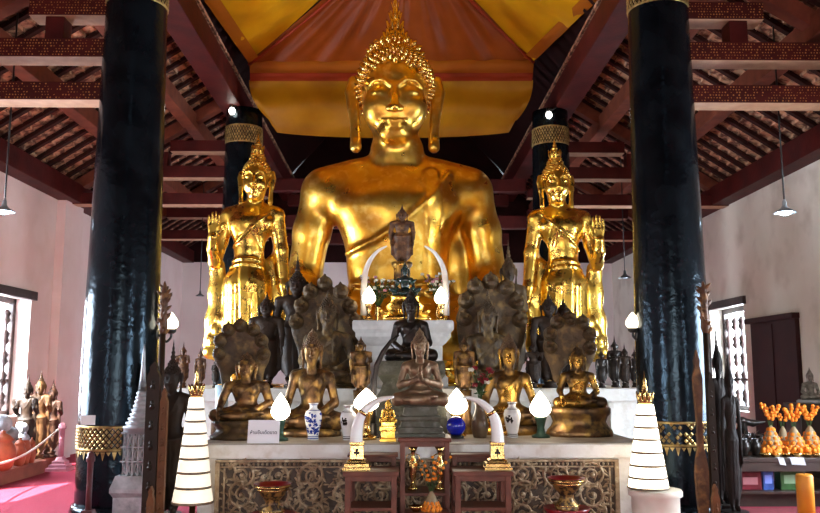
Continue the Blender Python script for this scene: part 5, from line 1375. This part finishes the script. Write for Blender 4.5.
stander('gilded middle one of the three standing statues by the window', 13.8, 42, 370, 'one', M('old_gilt_wood', (.15,.07,.025), (.06,.027,.012), 8, rough=.55, spec=.2), zb=.16, flame=.6, group='wooden statues by the pink wall', wide=.82)
stander('reddish brown statue with raised forearms beside the stanchion', 14.25, 54, 379, 'both', DULLW, zb=.16, flame=.6, group='wooden statues by the pink wall', wide=.82)
PURP = M('dusky_pink_paint', (.46,.20,.24), (.36,.14,.18), 6, rough=.45)
def stanchion(label, c, H, mat, r=.045):
    t = thing('stanchion', label, 'stanchion', c, 'stanchions')
    bm = BM(); sqlathe(bm, [(.17,0),(.17,.05),(.135,.06),(.135,.10),(.10,.11),(.10,.15),(.065,.17),(.05,.22)], (0,0,0)); part('stanchion_base', bm, mat, t, local=True, smooth=False)
    bm = BM(); lathe(bm, [(r,.2),(r*.9,H*.6),(r,H-.1),(r*1.4,H-.09),(r*1.4,H-.05),(r*1.1,H-.04),(r*1.2,H-.02),(r*.6,H),(.002,H+.01)], (0,0,0), 16); part('post', bm, mat, t, local=True); return t
c = PZ(60, 470.5, 0); stanchion('dusky pink wooden stanchion post on the red carpet near the pink wall', c, P(60, 423, c.y).z, PURP)
ROPE = M('pale_rope', (.62,.50,.42), rough=.8)
a = P(60, 428, c.y); b2 = Vector((-5.1, 9.3, a.z)); pts = []
for i in range(25):
    u = i/24; p = a.lerp(b2, u); p.z -= .30*math.sin(PI*u)**1; pts.append(p)
solo('barrier_rope', BM_ := (lambda bm: (tube(bm, pts, .016, 6), bm)[1])(BM()), ROPE, 'pale sagging rope running from the pink stanchion past the clay urns', 'rope', (-5.35, 11, a.z-.3))
c2 = P3(88, 513, 8.55); c2.z = 0; stanchion('dark stanchion post standing before the banded black column', c2, P(88, 452, 8.55).z, M('dark_red_paint', (.10,.03,.03), rough=.4), .03)
a2 = Vector((c2.x, c2.y, P(88, 455, 8.55).z)); e2 = Vector((-3.7, 12.0, .75)); pts2 = [a2.lerp(e2, i/20)-Vector((0,0,.25*math.sin(PI*i/20))) for i in range(21)]
c3 = Vector((-3.72, 12.02, 0)); 
# ---- side table of offerings on the grey wall side
DARKT = M('black_brown_table', (.030,.018,.014), (.05,.028,.02), 5, rough=.4)
D = 9.9; tl = P(738, 458, D); zt = tl.z
X0, X1, Y0, Y1 = 3.9, 5.62, 9.9, 11.6
t = thing('offering_table', 'long dark table of orange offerings along the grey wall', 'table', (4.75, 10.8, 0))
bm = BM(); box(bm, X0, X1, Y0, Y1, zt-.05, zt, .006); part('tabletop', bm, DARKT, t)
for xx in (X0+.03, X1-.1):
    for yy in (Y0+.03, Y1-.1): bm = BM(); box(bm, xx, xx+.07, yy, yy+.07, 0, zt-.05, .005); part('leg', bm, DARKT, t)
zs = P(745, 492, Y0).z
bm = BM(); box(bm, X0+.04, X1-.04, Y0+.04, Y1-.14, zs-.03, zs, .004); part('shelf', bm, DARKT, t)
bm = BM(); box(bm, X0+.02, X1-.02, Y1-.12, Y1-.1, .05, zt-.05); part('back_panel', bm, DARKT, t)
bm = BM(); box(bm, X0+.05, X1-.05, Y0+.14, Y0+.17, 0, zs-.03); part('kick_board', bm, DARKT, t)
bm = BM(); box(bm, X0+.1, X1-.1, Y0+.012, Y0+.03, zt-.16, zt-.05, .004); part('apron', bm, DARKT, t)
for x, wd, lb in ((781, 6, 'small white paper slip hanging from the offering table edge'), (797, 14, 'wider white paper slip hanging from the offering table edge')):
    a = P3(x, 462, Y0-.004); bm = BM(); w = wd*px(Y0)/2
    vs = [bm.verts.new(p) for p in ((a.x-w,Y0-.003,zt+.002),(a.x+w,Y0-.003,zt+.002),(a.x+w+.02,Y0-.012,zt-.085),(a.x-w+.02,Y0-.012,zt-.075),(a.x-w,Y0+.08,zt+.003),(a.x+w,Y0+.08,zt+.003))]
    bm.faces.new((vs[0],vs[1],vs[2],vs[3])); bm.faces.new((vs[4],vs[5],vs[1],vs[0])); bmesh.ops.solidify(bm, geom=bm.faces[:], thickness=.002)
    solo('paper_slip', bm, PAPER, lb, 'paper', (a.x, Y0, zt-.08), 'paper slips')
mc = [(772,447,403,10.3,'tall marigold cone offering closest to the dark pots'), (784,449,406,10.6,'slim marigold offering second along from the dark pots'), (795,450,405,10.35,'marigold offering with wide sprays, third along from the dark pots'), (811,449,404,10.45,'marigold offering at the outer end below the wall statue')]
for i, (x, yb, yt, D, lb) in enumerate(mc):
    p = P3(x, yb, D); H = P(x, yt, D).z-zt; R = .135 if i != 1 else .10
    marigold(lb, Vector((p.x, D, zt)), H*.56, R, H*.44, 4, 20+i, 'marigold offerings on the table', rows=(6,4,5,5)[i])
rnd = random.Random(9)
for i, (x, D) in enumerate([(766,10.03),(776,10.01),(786,10.05),(797,10.0),(807,10.03),(817,10.0)]):
    p = P3(x, 457, D); bm = BM(); r = .07
    lathe(bm, [(r*.5,0),(r*.85,.02),(r,.05),(r*.92,.05),(r*.5,.03)], (0,0,0), 16, caps=False)
    t = thing('offering_bowl', ['brass bowl heaped with marigold heads, first in the front row from the pots','brass bowl heaped with marigold heads, second in the front row from the pots','brass bowl heaped with marigold heads, third in the front row from the pots','brass bowl heaped with marigold heads, fourth in the front row from the pots','brass bowl heaped with marigold heads, fifth in the front row from the pots','brass bowl heaped with marigold heads, last in the front row from the pots'][i], 'bowl', (p.x, D, zt), 'bowls of marigolds')
    part('bowl', bm, BRASS, t, local=True); bm = BM()
    for k in range(9): ball(bm, (rnd.uniform(-.04,.04), rnd.uniform(-.04,.04), .05+.045*rnd.random()), .034, 7, 5)
    part('marigold_heads', bm, MARI, t, local=True)
# dark incense pots and horned figure at the column end of the table
for i, (x, D) in enumerate([(738,10.5),(748,10.8),(755,10.2),(760,10.75),(744,10.15),(766,10.95),(753,11.1)]):
    p = P3(x, 447, D); r = .075; bm = BM(); lathe(bm, [(r*.5,0),(r*.55,.02),(r,.09),(r*.9,.15),(r*.55,.17),(r*.75,.20),(r*.6,.20)], (0,0,0), 18); t = thing('incense_pot', 'dark bronze incense pot '+['nearest the tall dark statues','second from the tall dark statues','at the table front before the other pots','beside the tall marigold cone','at the table edge nearest the columns','tucked behind the tall marigold cone','at the back of the table under the horned stand'][i], 'pot', (p.x, D, zt), 'dark incense pots')
    part('pot', bm, DARKB, t, local=True); bm = BM()
    for s in (-1, 1): tube(bm, [(s*r*.8,0,.12),(s*r*1.3,0,.17),(s*r*1.2,0,.23),(s*r*.7,0,.19)], .01, 6)
    part('handles', bm, DARKB, t, local=True)
D = 11.3; p = P3(745, 440, D); S = SDF(); t = thing('antler_stand', 'dark carved stand with a long upswept horn behind the incense pots', 'carved stand', (p.x, D, zt)); h = P(745,421,D).z-zt
S.chain([(0,0,.12),(0,0,h*.5),(-.04,0,h)], [.09,.05,.06], .02); S.chain([(-.16,0,h+.02),(-.02,0,h),(.12,0,h-.03),(.28,-.02,h-.01)], [.02,.05,.045,.012], .02); S.ell((0,0,.06), (.12,.09,.04), .02)
link('carved_body', S.mesh(.013, 'carved_body', DARKB), t); bm = BM(); lathe(bm, [(.15,0),(.15,.03),(.11,.04)], (0,0,0), 18); part('stand_foot', bm, DARKB, t, local=True)
# packages on the shelf
cols = {'red': (.42,.03,.04), 'pink': (.62,.22,.30), 'blue': (.05,.12,.45), 'mauve': (.40,.22,.36), 'green': (.05,.14,.04), 'maroon': (.20,.02,.03)}
for i, (x, cn, w, h, lb) in enumerate([(748,'maroon',.28,.17,'maroon package on the shelf nearest the dark statues'), (757,'pink',.2,.13,'pink package on the lower shelf beside the maroon one'), (766,'blue',.13,.2,'blue packet standing on the shelf between pink and mauve packages'), (776,'mauve',.22,.22,'mauve package on the shelf before the yellow candle'), (788,'green',.24,.2,'dark green package on the shelf next to the yellow candle')]):
    D = 10.12+.2*(i % 2); p = P3(x, 490, D); bm = BM(); h *= 1.25; box(bm, -w/2, w/2, -.08, .08, 0, h, .012); t = thing('package', lb, 'package', (p.x, D, zs+.002), 'packages under the table')
    part('wrapper', bm, M(cn+'_wrapper', cols[cn], tuple(c*.6 for c in cols[cn]), 14, rough=.35), t, local=True)
    bm = BM(); box(bm, -w*.32, w*.32, -.084, -.079, h*.3, h*.7, .002); part('printed_band', bm, M(cn+'_print', tuple(min(1, c*1.6+.15) for c in cols[cn]), rough=.4), t, local=True)
D = 8.7; p = P3(804, 474, D); bm = BM(); h = p.z; lathe(bm, [(.085,.06),(.085,h-.02),(.075,h),(.05,h-.01)], (0,0,0), 24); WAX = M('yellow_wax', (.75,.30,.02), (.62,.22,.015), 6, rough=.5)
t = thing('pillar_candle', 'thick yellow wax pillar candle standing before the offering table', 'candle', (p.x, D, 0)); part('wax', bm, WAX, t, local=True)
bm = BM(); lathe(bm, [(.14,0),(.14,.03),(.1,.05),(.1,.07)], (0,0,0), 20); part('candle_base', bm, DARKT, t, local=True)
bm = BM(); tube(bm, [(0,0,h-.012),(.004,0,h+.03)], .004, 5); part('wick', bm, BLK, t, local=True)
a, b, c_, d_ = PZ(757, 497, 0), PZ(768, 493, 0), PZ(815, 513, 0), PZ(780, 524, 0)
bm = BM(); X_ = sorted((3.85, 4.7)); box(bm, 3.72, 4.75, 8.9, 9.85, 0, .015, .003); rug = thing('floor_mat', 'dull red mat with a pale border at the foot of the offering table', 'mat', (4.2, 9.3, 0)); part('mat', bm, M('dull_red_mat', (.26,.04,.05), (.2,.03,.04), 20, rough=.9), rug)
bm = BM(); box(bm, 3.72, 3.90, 8.89, 9.86, .001, .017, .003); part('border', bm, M('pale_mat_border', (.42,.40,.40), rough=.9), rug)
# ---- the dark wall board, closed shutter-door, and the small statue on its shelf
MAROON = M('maroon_board', (.040,.009,.008), (.026,.006,.006), 3, rough=.5, spec=.2)
ya, yb_ = 12.85, 14.5; zt_, zb_ = P(780, 321, 13.6).z, 0.35
d = bpy.data.objects.new('door_1', None); COL.objects.link(d); d['kind'] = 'structure'; d.location = (XW-.05, 13.7, zb_)
bm = BM(); box(bm, XW-.07, XW+.02, ya, yb_, zb_, zt_, .008); part('door_panel', bm, MAROON, d)
bm = BM(); box(bm, XW-.13, XW+.02, ya-.02, yb_+.12, zt_, zt_+.09, .01); part('door_head', bm, MAROON, d)
bm = BM(); box(bm, XW-.085, XW-.07, (ya+yb_)/2-.03, (ya+yb_)/2+.03, zb_+.05, zt_-.05, .004); part('door_stile', bm, MAROON, d)
D = 11.93; p = P3(812, 403, D); p.x = 5.96
sh = thing('statue_shelf', 'tall dark pedestal cabinet by the grey wall behind the marigolds', 'cabinet', (p.x, 11.95, 0))
bm = BM(); box(bm, p.x-.28, min(p.x+.28, 6.22), 11.72, 12.18, 0, p.z-.05, .01); part('cabinet_body', bm, DARKT, sh); bm = BM(); box(bm, p.x-.3, min(p.x+.3,6.23), 11.70, 12.2, p.z-.05, p.z, .008); part('cabinet_top', bm, DARKT, sh)
t = thing('seated_statue', 'grey bronze seated statue on the dark cabinet by the grey wall', 'statue', (p.x, 11.95, p.z)); bm = BM(); lathe(bm, [(.2,0),(.2,.03),(.17,.05)], (0,0,0), 20); part('pedestal', bm, SILV, t, local=True)
seat_parts(t, 'lap', M('grey_bronze', (.34,.33,.28), (.16,.15,.12), 8, rough=.4, metal=.4), None, scale=P(812, 372, 11.95).z-p.z-.05, base=.05, flame=.4)
# ================================================================== LIGHT
def area(name, loc, direc, sx, sy, power, col):
    l = bpy.data.lights.new(name, 'AREA'); l.shape = 'RECTANGLE'; l.size = sx; l.size_y = sy; l.energy = power; l.color = col
    o = bpy.data.objects.new(name, l); COL.objects.link(o); o.location = loc
    o.rotation_euler = Vector(direc).to_track_quat('-Z', 'Y').to_euler(); return o
w = bpy.data.worlds.new('daylight'); SC.world = w; w.use_nodes = True
bg = w.node_tree.nodes['Background']; bg.inputs[0].default_value = (.80,.90,1,1); bg.inputs[1].default_value = 1.6
for side, sg in (('left', -1), ('right', 1)):
    for y0, y1 in WIN[side]:
        e = (900 if side == 'left' else 1150)*(.6 if y0 > 17 else 1)
        area('window_daylight', (sg*(XW+.62), (y0+y1)/2, (Z0W+Z1W)/2), (-sg, 0, -.12), y1-y0+.3, Z1W-Z0W+.3, e, (.74,.86,1))
for (a, b, hh), e in zip(dd, (60, 380, 60)):
    area('doorway_daylight', ((a+b)/2, YF-.4, hh/2+.1), (0, 1, .12), b-a, hh, e, (1,.97,.92))
s = bpy.data.lights.new('sun', 'SUN'); s.energy = 55; s.angle = .009; s.color = (1,.95,.86)
so = bpy.data.objects.new('sun', s); COL.objects.link(so); so.rotation_euler = Vector((1,1.0,-1.35)).to_track_quat('-Z', 'Y').to_euler()
SC.view_settings.exposure = 0.0
for o in COL.objects:
    if o.type == 'MESH' and o.parent is None and 'kind' not in o and 'label' not in o: print('UNTAGGED', o.name)
